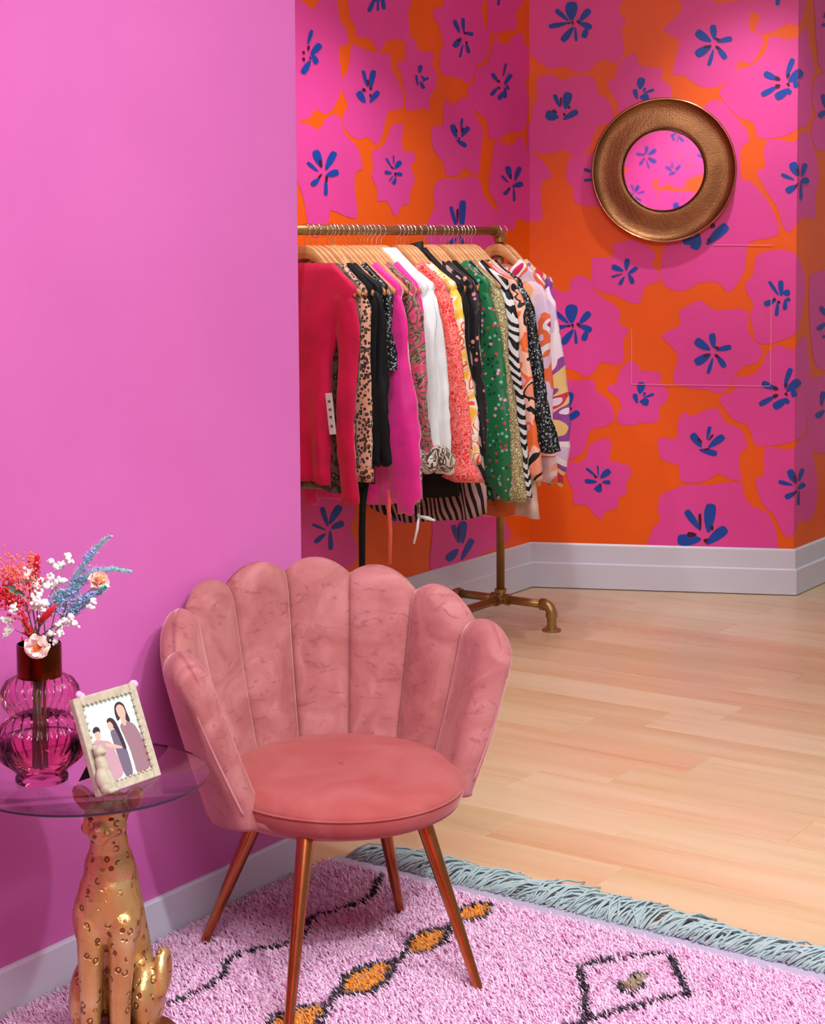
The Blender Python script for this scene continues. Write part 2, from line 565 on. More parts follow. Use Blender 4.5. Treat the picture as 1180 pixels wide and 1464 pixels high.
# printed flowers: (zoom frame, walls they fall on, outline, petals, stamens)
FL = [
 (ZL, 'l', [(-60,20),(20,15),(45,40),(75,20),(100,-40),(160,-40),(170,30),(180,90),(210,140),(215,200),(180,210),(175,260),(185,340),(180,420),(150,490),(110,520),(70,500),(40,535),(0,548),(-80,540)],
  [(48,140,30,200,14),(85,205,45,250,26),(70,285,52,250,22),(8,330,40,278,24)], [(34,210,30,232,9),(8,235,14,246,10),(8,265,14,278,11),(42,270,38,258,7)]),
 (ZL, 'l', [(205,-60),(215,0),(225,80),(250,120),(255,165),(320,180),(345,225),(365,230),(390,190),(430,175),(490,190),(495,130),(490,60),(500,20),(485,-60)],
  [(310,50,335,-5,16),(350,48,352,-5,8),(378,40,370,-15,15),(330,-5,380,-20,30)], []),
 (ZL, 'l', [(230,215),(250,205),(300,230),(345,240),(405,250),(415,320),(440,360),(465,420),(468,480),(440,500),(400,510),(385,560),(370,620),(345,662),(325,640),(300,625),(260,635),(220,610),(190,560),(200,510),(215,480),(190,420),(190,360),(215,320),(225,260)],
  [(283,325,302,395,13),(330,325,315,405,22),(262,422,290,465,26),(350,420,315,465,22)], [(303,365,305,390,7),(281,406,293,416,12),(318,398,319,412,7),(314,430,317,444,7)]),
 (ZL, 'l', [(480,190),(520,178),(540,230),(605,240),(600,290),(620,340),(615,400),(590,440),(585,505),(560,490),(530,500),(480,500),(480,440),(465,380),(460,340),(440,300),(445,280),(475,270)],
  [(545,300,541,332,17),(525,345,532,390,9),(560,402,542,372,13),(580,355,555,372,9),(563,362,548,345,9)], []),
 (ZL, 'l', [(605,45),(650,25),(660,-40),(830,-40),(825,40),(840,120),(860,150),(862,200),(845,270),(800,300),(785,350),(760,380),(720,355),(650,340),(632,300),(635,240),(650,200),(630,120),(605,80)],
  [(700,95,722,148,16),(738,85,742,145,13),(783,157,750,150,15),(700,212,728,175,22),(725,260,737,205,8),(765,240,752,195,13)], [(712,184,728,182,9),(744,148,753,156,9),(752,190,758,200,7)]),
 (ZL, 'l', [(835,-40),(850,20),(850,110),(860,150),(910,150),(940,130),(960,145),(985,110),(980,60),(1000,30),(1015,-40)], [(900,22,904,-12,10)], []),
 (ZL, 'l', [(890,165),(915,200),(950,195),(970,165),(1005,150),(1020,200),(1045,240),(1045,330),(1025,370),(1040,450),(1030,560),(1000,600),(950,600),(910,630),(860,632),(850,560),(830,530),(790,500),(770,460),(760,410),(790,370),(800,310),(850,290),(870,220)],
  [(873,338,898,372,15),(934,292,922,348,9),(957,342,928,384,17),(868,432,896,400,15),(903,452,920,420,17),(930,445,930,400,14),(945,408,938,385,11)], [(897,367,905,376,9),(900,398,906,406,9)]),
 (ZL, 'l', [(665,450),(690,480),(740,445),(770,460),(790,510),(815,560),(830,600),(820,700),(810,790),(780,790),(745,765),(720,795),(665,800),(650,740),(610,690),(598,640),(600,580),(645,570),(650,500)],
  [(690,572,708,625,22),(733,542,730,592,9),(762,582,732,622,20),(750,665,710,640,18)], [(704,588,711,602,9),(738,583,731,606,7),(718,628,724,637,7)]),
 (ZL, 'lm', [(880,660),(910,640),(940,665),(975,650),(1005,620),(1040,690),(1090,720),(1130,770),(1145,810),(1100,830),(1095,900),(1100,1000),(1040,1010),(985,1000),(975,1040),(920,1050),(905,1000),(890,930),(860,870),(865,780),(875,720)],
  [(943,762,955,812,22),(997,765,975,822,19),(1008,838,965,850,22),(915,802,945,832,9),(928,885,952,858,15),(972,915,970,858,10)], [(954,798,957,818,7),(944,868,952,853,7)]),
 (ZL, 'l', [(410,580),(430,565),(465,570),(460,640),(470,690),(510,690),(520,730),(500,760),(520,815),(500,870),(490,930),(460,935),(440,980),(420,975),(395,920),(350,915),(350,870),(320,800),(330,770),(325,690),(355,680),(390,640)],
  [(388,722,412,762,8),(421,710,422,748,6),(452,738,428,768,20),(383,785,412,789,15),(458,796,430,790,15),(403,824,420,800,6),(422,838,430,812,15)], [(410,760,421,770,6),(428,788,430,808,7)]),
 (ZL, 'l', [(0,560),(50,575),(85,590),(110,545),(150,522),(180,540),(200,610),(240,650),(265,690),(280,765),(250,790),(245,860),(258,985),(210,988),(140,960),(125,1010),(110,1050),(60,1080),(30,1010),(10,900),(-60,700),(-60,560)],
  [(65,692,92,758,32),(150,697,113,772,28),(30,742,75,780,14),(165,785,115,800,26),(50,842,82,815,22),(112,888,112,815,15)], [(84,730,91,764,10),(78,812,93,793,9),(115,803,115,834,10)]),
 (ZL, 'l', [(605,880),(620,830),(660,815),(720,815),(800,805),(820,840),(840,900),(880,950),(910,1000),(905,1060),(880,1150),(700,1200),(600,1150),(570,1080),(585,1000),(610,940)],
  [(683,945,710,1040,15),(737,920,732,1050,27),(672,1120,705,1085,20),(742,1120,722,1075,14)], [(712,955,712,1015,8)]),
 (ZR, 'm', [(45,-40),(45,100),(50,200),(65,220),(120,262),(180,255),(220,275),(270,275),(320,230),(380,240),(410,200),(400,120),(415,80),(390,40),(385,-40),(20,-60)], 'A', 0),
 (ZR, 'ml', [(90,295),(130,285),(170,305),(230,290),(295,300),(310,355),(350,385),(370,440),(355,470),(310,485),(285,540),(270,575),(215,600),(180,575),(130,590),(70,585),(40,575),(38,480),(55,470),(55,420),(75,380),(75,310)],
  [(143,365,163,410,14),(195,360,185,415,30),(115,440,155,450,32),(228,428,178,458,20)], [(167,375,168,408,7),(137,424,153,432,10),(198,408,201,418,8),(178,435,185,446,8)]),
 (ZR, 'm', [(385,255),(420,215),(460,212),(470,250),(555,265),(550,300),(585,330),(590,370),(560,430),(520,450),(400,440),(385,400),(345,320),(375,300)], 'B', 0),
 (ZR, 'm', [(620,-40),(630,40),(560,110),(600,140),(620,170),(595,280),(640,290),(700,330),(760,335),(830,290),(850,235),(900,240),(945,150),(890,110),(895,40),(880,0),(800,10),(750,5),(740,-40)], 'C', 0),
 (ZR, 'mr', [(905,-40),(900,40),(930,60),(915,120),(960,128),(1010,105),(1045,90),(1078,98),(1095,60),(1102,20),(1100,-40)], [(998,18,1000,-15,15)], []),
 (ZR, 'mr', [(980,140),(1060,150),(1110,105),(1120,180),(1140,260),(1130,300),(1125,340),(1125,440),(1110,480),(1080,490),(1030,520),(930,530),(905,470),(850,450),(800,400),(775,350),(810,310),(850,265),(900,250),(950,200),(960,160)], 'D', 0),
 (ZR, 'mr', [(960,540),(1000,535),(1060,545),(1090,510),(1115,505),(1135,560),(1150,620),(1155,690),(1140,760),(1145,835),(1105,830),(1080,845),(1045,890),(1015,860),(1000,800),(960,740),(920,660),(950,640),(945,580)],
  [(1015,670,1060,688,12),(1055,628,1075,672,28),(1103,630,1090,675,15),(1112,690,1085,700,20),(1035,733,1070,712,22),(1086,762,1086,702,9)], [(1071,648,1077,672,7),(1066,718,1076,702,7)]),
 (ZR, 'm', [(745,385),(790,395),(830,440),(880,500),(885,545),(858,570),(860,680),(900,700),(960,770),(1000,860),(990,905),(900,925),(880,960),(870,1040),(815,1120),(770,1085),(700,1085),(640,1115),(580,1105),(550,1060),(560,960),(600,900),(650,700),(700,450)],
  [(640,925,700,920,26),(680,950,695,900,34),(800,868,728,935,32),(640,850,690,880,20),(700,790,712,860,30)], [(755,862,742,875,14),(732,918,744,928,13)]),
 (ZR, 'm', [(365,940),(400,930),(450,920),(520,960),(530,990),(515,1010),(545,1050),(540,1079),(490,1099),(470,1159),(430,1159),(380,1134),(320,1119),(290,1089),(285,1010),(290,990),(365,985)],
  [(422,995,418,1035,18),(366,1022,405,1038,18),(362,1062,402,1050,7),(393,1090,410,1062,12),(458,1027,425,1050,14),(443,1084,428,1052,16)], []),
 (ZR, 'm', [(215,600),(280,590),(400,600),(400,800),(300,790),(240,785),(215,760),(215,720),(190,690),(190,630)], [(258,650,290,660,11),(258,692,290,688,11)], []),
 (ZS, 'm', [(60,45),(100,50),(150,90),(195,100),(210,50),(250,40),(285,60),(300,100),(340,130),(370,150),(395,180),(390,220),(425,245),(405,290),(410,350),(385,380),(320,370),(300,400),(260,425),(220,400),(150,390),(100,400),(60,380),(40,200)], 'A', (0, 141)),
 (ZS, 'm', [(150,435),(220,440),(290,440),(305,480),(345,510),(365,545),(370,590),(330,620),(280,630),(260,700),(215,740),(180,730),(100,735),(90,560)],
  [(165,515,172,540,10),(203,490,190,552,26),(233,562,182,598,22)], [(180,515,180,548,7),(205,543,206,553,7),(180,573,187,582,7)]),
 (ZS, 'm', [(385,430),(405,385),(440,365),(465,385),(470,400),(545,410),(550,450),(580,480),(570,520),(545,545),(545,590),(500,605),(470,600),(450,610),(390,605),(385,560),(400,545),(380,500),(350,480),(350,460),(380,450)], 'B', (0, 148)),
 (ZS, 'm', [(620,175),(640,160),(690,135),(715,140),(760,170),(840,165),(880,175),(885,240),(900,280),(940,320),(920,370),(870,385),(830,430),(810,470),(770,490),(730,475),(670,470),(600,445),(610,380),(615,340),(580,300),(555,270),(580,250),(625,225)], 'C', (-3, 163)),
 (ZS, 'mr', [(905,30),(920,-40),(1000,-60),(1060,-50),(1090,0),(1105,60),(1095,160),(1080,230),(1060,265),(1000,290),(950,300),(910,285),(905,240),(890,190),(905,150),(880,100),(875,70)],
  [(967,62,1002,112,12),(1010,60,1013,115,18),(1042,104,1018,104,22),(950,147,990,132,18),(994,190,999,136,13),(1026,166,1028,128,15),(1044,128,1028,134,13)], [(983,126,992,132,9),(1001,136,1007,144,10)]),
 (ZS, 'mr', [(960,335),(1000,305),(1060,320),(1100,265),(1115,340),(1125,440),(1115,550),(1100,640),(1060,670),(1010,685),(920,690),(900,650),(880,610),(830,590),(790,540),(775,510),(800,490),(830,480),(830,430),(900,420),(945,370),(950,345)], 'D', (-8, 168)),
 (ZS, 'm', [(640,560),(670,575),(760,545),(800,600),(860,630),(880,690),(855,720),(850,770),(860,825),(800,810),(770,795),(740,815),(700,830),(630,825),(620,770),(590,755),(550,735),(540,670),(560,660),(610,660),(615,600)],
  [(672,648,705,692,26),(738,618,728,665,13),(788,655,735,695,24),(762,720,700,706,20)], [(693,663,708,677,10),(750,648,733,670,7),(718,706,738,699,7)]),
 (ZS, 'm', [(275,690),(320,665),(360,670),(355,740),(390,755),(430,770),(435,800),(415,840),(420,870),(390,890),(380,930),(340,940),(325,970),(290,950),(270,920),(215,910),(215,870),(190,810),(190,750),(235,755),(265,730)],
  [(266,777,304,808,9),(308,767,312,808,6),(352,786,320,812,22),(262,825,304,828,15),(355,830,326,829,14),(296,858,312,838,6),(310,864,320,842,20)], [(296,805,307,813,7),(317,836,320,847,7)]),
 (ZS, 'm', [(550,880),(590,860),(650,840),(740,840),(820,830),(865,840),(870,880),(900,920),(960,950),(990,1010),(995,1060),(990,1160),(520,1160),(515,1020),(545,980),(540,930)],
  [(650,942,700,1010,24),(742,920,733,1018,38),(622,1052,700,1048,38),(796,1010,728,1064,34)], [(700,952,702,1014,10),(655,1030,686,1030,17),(745,998,748,1014,12),(718,1056,733,1049,14)]),
 (ZS, 'mr', [(950,700),(1000,700),(1060,700),(1085,660),(1110,660),(1125,700),(1140,760),(1150,840),(1145,920),(1120,975),(1080,980),(1065,1020),(1040,1045),(1010,1010),(980,950),(945,920),(915,840),(920,810),(945,800)],
  [(1005,828,1055,840,14),(1045,786,1066,832,24),(1093,780,1078,825,13),(1098,838,1076,855,16),(1030,888,1068,868,18),(1076,916,1078,862,8)], [(1061,806,1068,830,7),(1058,878,1070,860,7)]),
 (ZR, 'r', [(1145,-40),(1140,60),(1150,200),(1165,265),(1250,260),(1250,-40)], [(1170,97,1192,92,12),(1196,35,1176,68,14)], []),
 (ZR, 'r', [(1150,290),(1130,370),(1140,440),(1125,500),(1140,560),(1165,575),(1250,560),(1250,280)], [(1158,445,1182,425,18),(1170,365,1182,415,14)], []),
 (ZS, 'r', [(1135,30),(1118,80),(1120,200),(1130,320),(1155,390),(1250,380),(1250,40)], [(1152,243,1182,220,15),(1162,160,1190,195,15),(1170,274,1188,266,9)], []),
 (ZS, 'r', [(1120,440),(1150,430),(1250,420),(1250,700),(1150,715),(1110,690),(1110,600)], [(1148,578,1175,556,18),(1172,485,1165,535,15)], []),
 (ZB, 'l', [(10,470),(120,440),(230,480),(260,560),(240,640),(270,720),(240,800),(120,840),(0,830)],
  [(118,550,142,625,18),(192,545,150,615,26),(80,620,130,640,11),(205,613,160,635,24),(90,693,130,660,16),(155,722,152,648,16)], []),
 (ZB, 'l', [(380,440),(500,430),(560,520),(520,600),(420,610),(370,540)], [(422,600,442,545,18),(468,540,436,562,10)], []),
 (ZB, 'lm', [(585,640),(575,560),(640,500),(760,470),(850,540),(910,640),(900,690),(800,740),(720,790),(640,830),(575,810)],
  [(672,625,695,695,18),(712,612,710,695,30),(650,765,690,725,28),(750,685,708,765,22)], [(694,625,694,685,8)]),
]
SHARED = {
 'A': ([(208,15,208,75,40),(150,40,195,78,16),(275,40,240,80,22),(125,102,195,88,16),(282,105,238,88,20),(255,142,268,105,20),(175,155,214,105,22),(226,156,222,105,10)], [(193,91,207,86,7),(230,80,242,94,9),(212,82,214,97,7)]),
 'B': ([(477,303,470,340,26),(450,345,460,378,16),(523,344,486,357,9),(500,375,472,372,24),(490,338,484,352,9)], []),
 'C': ([(690,125,740,158,28),(750,100,757,150,22),(820,148,768,160,18),(690,208,742,176,28),(735,248,752,192,13),(798,222,768,182,19)], [(762,149,780,155,9),(718,181,741,179,10),(762,179,780,189,10)]),
 'D': ([(950,283,998,303,22),(1056,228,1033,292,18),(1085,275,1043,312,28),(1070,332,1062,298,18),(940,363,995,332,18),(995,373,1042,342,26),(1048,356,1032,345,16)], [(992,299,1008,306,14),(1041,283,1035,302,9),(992,333,1008,327,14),(1036,320,1044,330,9)]),
}
WD = {'l': wl, 'm': wm, 'r': wr}
for (org, sc), walls, outl, bl, dk in FL:
    for w in walls:
        if isinstance(bl, str):
            off = (0, 0) if dk == 0 else dk
            WD[w].flower(org, sc, outl)
            WD[w].flower(org, sc, None, *SHARED[bl], off=off)
        else:
            WD[w].flower(org, sc, outl, bl, dk)
            if w == 'l' and org == (430, 0):      # the paper repeats behind the clothes
                zc = np.mean([WD[w].sz(org[0] + x / sc, org[1] + y / sc)[1] for x, y in outl]) - 1.31
                if .72 < zc < 1.5: WD[w].flower(org, sc, outl, bl, dk, dz=1.31)

# opposite wall with the same paper (what the round mirror looks at), behind the camera
MIRC = wm.sz(950, 244); MIRP = CORNER + DM * MIRC[0] + ZA * MIRC[1]
rd = MIRP - np.array([0, 0, EYE]); rd /= np.linalg.norm(rd)
rr = rd - 2 * np.dot(rd, NM) * NM
RY = -1.1
t_r = (RY - MIRP[1]) / rr[1]; RC = MIRP + rr * t_r
RW = 5.0
wb = Wall(np.array([RC[0] + RW / 2, RY, 0]), np.array([-1., 0, 0]), np.array([0, 1., 0]), RW)
kk = 1 / 2460 * 7.2 / 2.682      # metres per zoom pixel on the mirror wall
def rear(fi, cx, cz, blk=None, sz=1.0):
    (org, sc), walls, outl, bl, dk = FL[fi]
    k = kk * 2.682 / sc * sz
    off = (0, 0)
    if isinstance(bl, str):
        off = (0, 0) if dk == 0 else dk; bl, dk = SHARED[bl]
    c = np.mean(np.array(outl, float), 0)
    f = lambda x, y, o=(0, 0): np.array([RW / 2 + cx + (x + o[0] - c[0]) * k, cz - (y + o[1] - c[1]) * k])
    wb.k = getattr(wb, 'k', 0) + 1; h0 = wb.k * .0008
    wb.shape([f(*p) for p in outl], 1, h0)
    for i, b in enumerate(bl): wb.shape([f(p[0], p[1], off) for p in petal(*b)], 2, h0 + .0003 + i * .00004, 3)
    for b in dk: wb.shape([f(p[0], p[1], off) for p in petal(*b)], 3, h0 + .0007, 3)
for fi_, fx, fz, k_ in [(15, .157, .164, .95), (22, -.094, .33, .75), (28, -.107, -.025, .78), (31, .233, -.21, .95), (30, -.10, -.34, .95), (13, -.36, .12, .8),
                        (17, .50, .35, 1), (29, .55, -.1, 1), (10, .1, .62, 1), (2, -.62, .45, 1), (15, -.75, -.15, 1), (31, .35, -.62, 1), (28, -.3, -.75, 1), (22, .85, .15, 1), (13, .8, -.5, 1), (10, -1.05, .2, 1),
                        (30, -.9, -.6, 1), (2, 1.2, .5, 1), (17, 1.25, -.2, 1), (15, -.45, .85, 1), (29, .6, .85, 1), (22, -1.4, -.3, 1), (31, -1.4, .6, 1), (28, 1.6, .1, 1)]:
    rear(fi_, fx, RC[2] + fz, sz=k_ * 1.3)

o = wl.build('wall_back_left'); o['label'] = 'orange wall with pink and blue flower print behind the clothes rack'
o = wm.build('wall_back'); o['label'] = 'orange wall with pink and blue flower print carrying the round mirror'
wall_back = o
o = wr.build('wall_right'); o['label'] = 'narrow return of the flower print wall at the right edge'
o = wb.build('wall_rear'); o['label'] = 'flower print wall facing the round mirror'

# painted partition
mb = MB(); A0 = -1.0
q = [ab(A0, PW_B), ab(PW_A, PW_B), ab(PW_A, PW_B - .11), ab(A0, PW_B - .11)]
mb.rings([[p + ZA * z for p in q] for z in (0, WALL_H)])
o = mb.build('wall_left', M_PAINT, smooth=False, bevel=.004); o['kind'] = 'structure'
o['label'] = 'bright pink painted partition wall beside the shell chair'

# flush access panel in the mirror wall
S = lambda a, b: wm.sz(a, b)
for (x0, y0, x1, y1) in [(1020, 350, 1105, 350.5), (903, 549, 1101, 552), (903.5, 470, 903, 549), (1103, 425, 1102, 551)]:
    a_, b_ = S(x0, y0), S(x1, y1); A3 = CORNER + DM * a_[0] + ZA * a_[1]; B3 = CORNER + DM * b_[0] + ZA * b_[1]
    mb = MB(); L3 = np.linalg.norm(B3 - A3); ex = (B3 - A3) / L3; ez = np.cross(NM, ex)
    R3 = np.stack([ex, NM, ez], 1); mb.box((A3 + B3) / 2 + NM * .0042, (L3, .0018, .0026), R3)
    mb.build('panel_seam', M_SEAM, wall_back, smooth=False)


# baseboards: two stepped boards swept along the wall foot
def sweep(name, path, prof, mat, label):
    """path: horizontal points left to right, room on the right-hand side; prof: (out, z)"""
    path = [np.asarray(p, float) for p in path]; rings = []
    for i, p in enumerate(path):
        def edge(j):
            d = path[j + 1] - path[j]; return d / np.linalg.norm(d)
        ring = []
        for out, z in prof:
            if i == 0: q_ = p + hn(edge(0)) * out
            elif i == len(path) - 1: q_ = p + hn(edge(i - 1)) * out
            else:
                e0, e1 = edge(i - 1), edge(i); q_ = isect(p + hn(e0) * out, e0, p + hn(e1) * out, e1)
            ring.append((q_[0], q_[1], z))
        rings.append(ring)
    m_ = MB(); m_.rings(rings)
    o_ = m_.build(name, mat, smooth=False); o_['kind'] = 'structure'; o_['label'] = label; return o_


BP = [(0.0005, .001), (.018, .004), (.018, .108), (.010, .114), (.009, .190), (.004, .198), (.0005, .198)]
sweep('baseboard_back', [CORNER - U * LEN_L, CORNER, COLUMN, COLUMN + U * 1.6], BP, M_TRIM, 'white stepped baseboard running round the flower print walls')
sweep('baseboard_left', [ab(A0, PW_B), ab(PW_A, PW_B), ab(PW_A, PW_B - .11)][:3], [(0.0005, .001), (.012, .004), (.012, .095), (.009, .100), (.0005, .100)], M_TRIM, 'plain white baseboard along the foot of the pink wall')

# ceiling over the visible bay
mb = MB(); mb.box((0.5, 4.0, WALL_H + .06), (12, 13, .1))
o = mb.build('ceiling', M_CEIL, smooth=False); o['kind'] = 'structure'

# unseen ceiling lamps added to make the vase ribs sparkle
M_LAMP = NT('sparkle_lamp_face'); M_LAMP.set(color=WHT); M_LAMP.b.inputs['Emission Color'].default_value = (1, .98, .95, 1); M_LAMP.b.inputs['Emission Strength'].default_value = 45; M_LAMP = M_LAMP.mat
for lx, ly in [(-.4, 1.5), (.6, 1.5), (1.6, 1.5), (-.3, 2.6), (1.9, 3.2), (.4, 3.6), (1.2, 3.6), (2.0, 5.2), (.2, 4.6), (1.1, 5.6)]:
    e = empty('added_sparkle_lamp', (lx, ly, WALL_H)); tagp(e, 'small round unseen lamp added overhead for sparkle in the vase', 'added lamp', 'added sparkle lamps')
    mb = MB(); mb.lathe([(.048, -.001), (.062, -.001), (.064, -.006), (.060, -.009), (.050, -.006)], 24, cap=False); mb.build('trim_ring', M_CEIL, e)
    mb = MB(); mb.lathe([(.05, -.004), (.0005, -.004)], 24); mb.build('lens', M_LAMP, e)

# floor: dark subfloor plus single boards
fl = MB(); fl.box((0.6, 3.6, -.03), (9.5, 11.5, .03))
floor = fl.build('floor', M_JOINT, smooth=False); floor['kind'] = 'structure'; floor['label'] = 'pale oak plank floor'
PWD = .186; rng = random.Random(4)
joints = {0: [-2.217], -1: [-2.43, -1.62], -3: [-2.275], 2: [-2.56], 3: [-2.387], 4: [-2.22], 7: [-2.22], 9: [-3.22], 10: [-2.733], 11: [-3.25], 12: [-2.73], -4: [-1.877]}
unit = bpy.data.meshes.new('board')
bm = bmesh.new(); bmesh.ops.create_cube(bm, size=1.0)
bm.to_mesh(unit); bm.free(); unit.materials.append(M_WOOD)


def board_mesh(L):
    m_ = MB(); m_.box((0, 0, 0), (L, PWD - .0006, .014))
    me = bpy.data.meshes.new('board'); bm_ = bmesh.new()
    t_ = bpy.data.meshes.new('t'); t_.from_pydata(m_.v, [], m_.f); bm_.from_mesh(t_)
    bmesh.ops.recalc_face_normals(bm_, faces=bm_.faces)
    bmesh.ops.bevel(bm_, geom=[e for e in bm_.edges if all(v.co.z > 0 for v in e.verts)], offset=.0008, segments=1, affect='EDGES')
    bm_.to_mesh(me); bm_.free(); me.materials.append(M_WOOD); bpy.data.meshes.remove(t_); return me


BMESH = {L: board_mesh(L) for L in [round(.3 + .02 * i, 2) for i in range(75)]}
lens = sorted(BMESH)
for k in range(-22, 25):
    a_c = 4.173 + (k + .5) * PWD
    js = sorted(joints.get(k, []))
    if not js: js = [-2.6 + rng.uniform(-.9, .9)]
    while js[0] > -3.82: js.insert(0, js[0] - rng.uniform(1.1, 1.7))
    while js[-1] < 2.2: js.append(js[-1] + rng.uniform(1.1, 1.7))
    for b0, b1 in zip(js[:-1], js[1:]):
        if b1 < -3.8: continue
        p = ab(a_c, (b0 + b1) / 2)
        L = b1 - b0 - .0008
        key = min(lens, key=lambda q_: abs(q_ - L))
        # leave out boards wholly behind the walls
        ends = [ab(a_c, b0), ab(a_c, b1)]
        if all(np.dot(e - CORNER, NM) < -.25 and np.dot(e - CORNER, DM) < wm.L + .2 for e in ends): continue
        if p[0] > 4.8 or p[1] < -1.4: continue
        o = bpy.data.objects.new('board', BMESH[key]); COL.objects.link(o); o.parent = floor
        o.location = p - ZA * .007; o.rotation_euler = (0, 0, -ANG); o.scale = (L / key, 1, 1)

# ------------------------------------------------------------------ round wall mirror
R_M = abs(wm.sz(950 + 104, 244)[0] - MIRC[0])
mir = empty('wall_mirror', MIRP + NM * .0042)
tagp(mir, 'round mirror in a wide hammered bronze ring on the flower wall', 'mirror')
RM3 = np.stack([DM, ZA, NM], 1)      # local x along the wall, y up, z out
def lathe_wall(prof, name, mat, par, n=96, cap=False, smooth=True):
    m_ = MB(); m_.lathe(prof, n, cap=cap)
    m_.v = [tuple(RM3 @ np.array(p)) for p in m_.v]
    return m_.build(name, mat, par, smooth=smooth)
k = R_M / .305
lathe_wall([(.300 * k, 0), (.306 * k, .02), (.306 * k, .050), (.302 * k, .056), (.297 * k, .054), (.294 * k, .046)], 'rim', M_RIM, mir)
lathe_wall([(.295 * k, .046), (.286 * k, .034), (.270 * k, .028), (.245 * k, .030), (.215 * k, .036), (.190 * k, .040), (.176 * k, .040), (.171 * k, .034), (.169 * k, .026)], 'ring', M_HAMMER, mir)
lathe_wall([(.174 * k, .0385), (.1745 * k, .043), (.171 * k, .0445), (.1685 * k, .041), (.168 * k, .026)], 'inner_bead', m_metal('dark_bronze_bead', (110, 70, 46), .3), mir)
lathe_wall([(.1695 * k, .024), (.1695 * k, .028), (.0005, .028)], 'mirror_glass', M_MIRROR, mir, 64, smooth=False)

# ------------------------------------------------------------------ clothes rack of gold pipe
flR = gnd(789, 902)
vv = V; uu = U
LEG = .231
UPR = flR - vv * LEG                       # foot of the upright
RZ = 1.546                                 # rail height
rack = empty('clothes_rack', UPR)
tagp(rack, 'antique gold pipe clothes rack on flanged feet before the flower wall', 'clothes rack')
def lp(a, b, z): return uu * a + vv * b + ZA * z
PR = .0165; BZ = .1
mb = MB(); mb.tube([lp(-.045, 0, RZ), lp(-1.72, 0, RZ)], PR, 16); mb.build('rail', M_PIPE, rack)
mb = MB(); mb.tube([lp(0, 0, BZ), lp(0, 0, RZ - .03)], PR, 16); mb.build('upright', M_PIPE, rack)
mb = MB(); mb.tube([lp(-1.75, 0, BZ), lp(-1.75, 0, RZ - .03)], PR, 16); mb.build('upright', M_PIPE, rack)
def elbow(c, d1, d2, name='elbow', r=.034):
    m_ = MB(); d1 = np.array(d1); d2 = np.array(d2); pts = []
    cc = c + d1 * r + d2 * r
    for i in range(9):
        t = math.pi / 2 * i / 8
        pts.append(cc - d2 * r * math.cos(t) - d1 * r * math.sin(t))
    m_.tube(pts, PR * 1.28, 16)
    for p, d in ((pts[0], d1), (pts[-1], d2)): m_.tube([p - d * .004, p + d * .012], PR * 1.42, 16)
    return m_.build(name, M_PIPE, rack, auto=.7)
elbow(lp(0, 0, RZ), -uu, -ZA, r=.03); elbow(lp(-1.75, 0, RZ), uu, -ZA, r=.03)
for a in (0, -1.75):
    mb = MB(); c = lp(a, 0, BZ)
    for d in (vv, -vv, ZA, (-uu if a == 0 else uu)):
        mb.tube([c, c + d * .034], PR * 1.25, 16); mb.tube([c + d * .028, c + d * .040], PR * 1.45, 16)
    mb.build('cross_fitting', M_PIPE, rack, auto=.7)
    for sgn in (1, -1):
        mb = MB(); mb.tube([lp(a, 0, BZ), lp(a, sgn * (LEG - .03), BZ)], PR, 16); mb.build('foot_pipe', M_PIPE, rack)
        elbow(lp(a, sgn * LEG, BZ), -vv * sgn, -ZA)
        mb = MB(); c = lp(a, sgn * LEG, 0)
        mb.tube([c + ZA * .008, c + ZA * .062], PR * 1.12, 16)
        mb.lathe([(.0, .001), (.037, .001), (.037, .007), (.033, .010), (.022, .012), (.021, .02), (.0, .02)], 28, c)
        mb.build('flange', M_PIPE, rack, auto=.7)
mb = MB(); mb.tube([lp(-.03, 0, BZ), lp(-1.72, 0, BZ)], PR, 16); mb.build('bottom_bar', M_PIPE, rack)


def rail_s(px):
    """distance along the rail at a photo column"""
    lo, hi = -1.7, 0.05
    for _ in range(40):
        mid = (lo + hi) / 2
        if proj(UPR + lp(mid, 0, RZ))[0] < px: lo = mid
        else: hi = mid
    return (lo + hi) / 2


# ------------------------------------------------------------------ wooden hangers
def hanger_meshes():
    m_ = MB(); top = [(0, -.050), (.018, -.051), (.040, -.060), (.065, -.081), (.095, -.110), (.130, -.140), (.170, -.171), (.205, -.200)]
    hgt = [.044, .045, .046, .044, .038, .031, .024, .018]
    T = .0065
    full = [(-x, z, h) for (x, z), h in zip(top, hgt)][::-1][:-1] + [(x, z, h) for (x, z), h in zip(top, hgt)]
    rings = []
    for x, z, h in full:
        e = .003
        rings.append([(x, -T, z - e), (x, -T + e, z), (x, T - e, z), (x, T, z - e), (x, T, z - h + e), (x, T - e, z - h), (x, -T + e, z - h), (x, -T, z - h + e)])
    m_.rings(rings)
    h_ = MB(); pts = [(0, 0, -.055), (0, 0, -.032)]
    r = PR + .0045
    for i in range(13):
        t = -math.pi / 2 + .35 + i * (math.pi * 1.28) / 12
        pts.append((r * math.cos(t), 0, r * math.sin(t)))
    h_.tube(pts, .0017, 6)
    return m_, h_


_hm, _hh = hanger_meshes()
_yo = _hm.build('yoke', M_HANGER); _ho = _hh.build('hook', M_STEEL)
YOKE, HOOK = _yo.data, _ho.data
bpy.data.objects.remove(_yo); bpy.data.objects.remove(_ho)
RAILW = lambda s: UPR + lp(s, 0, RZ)


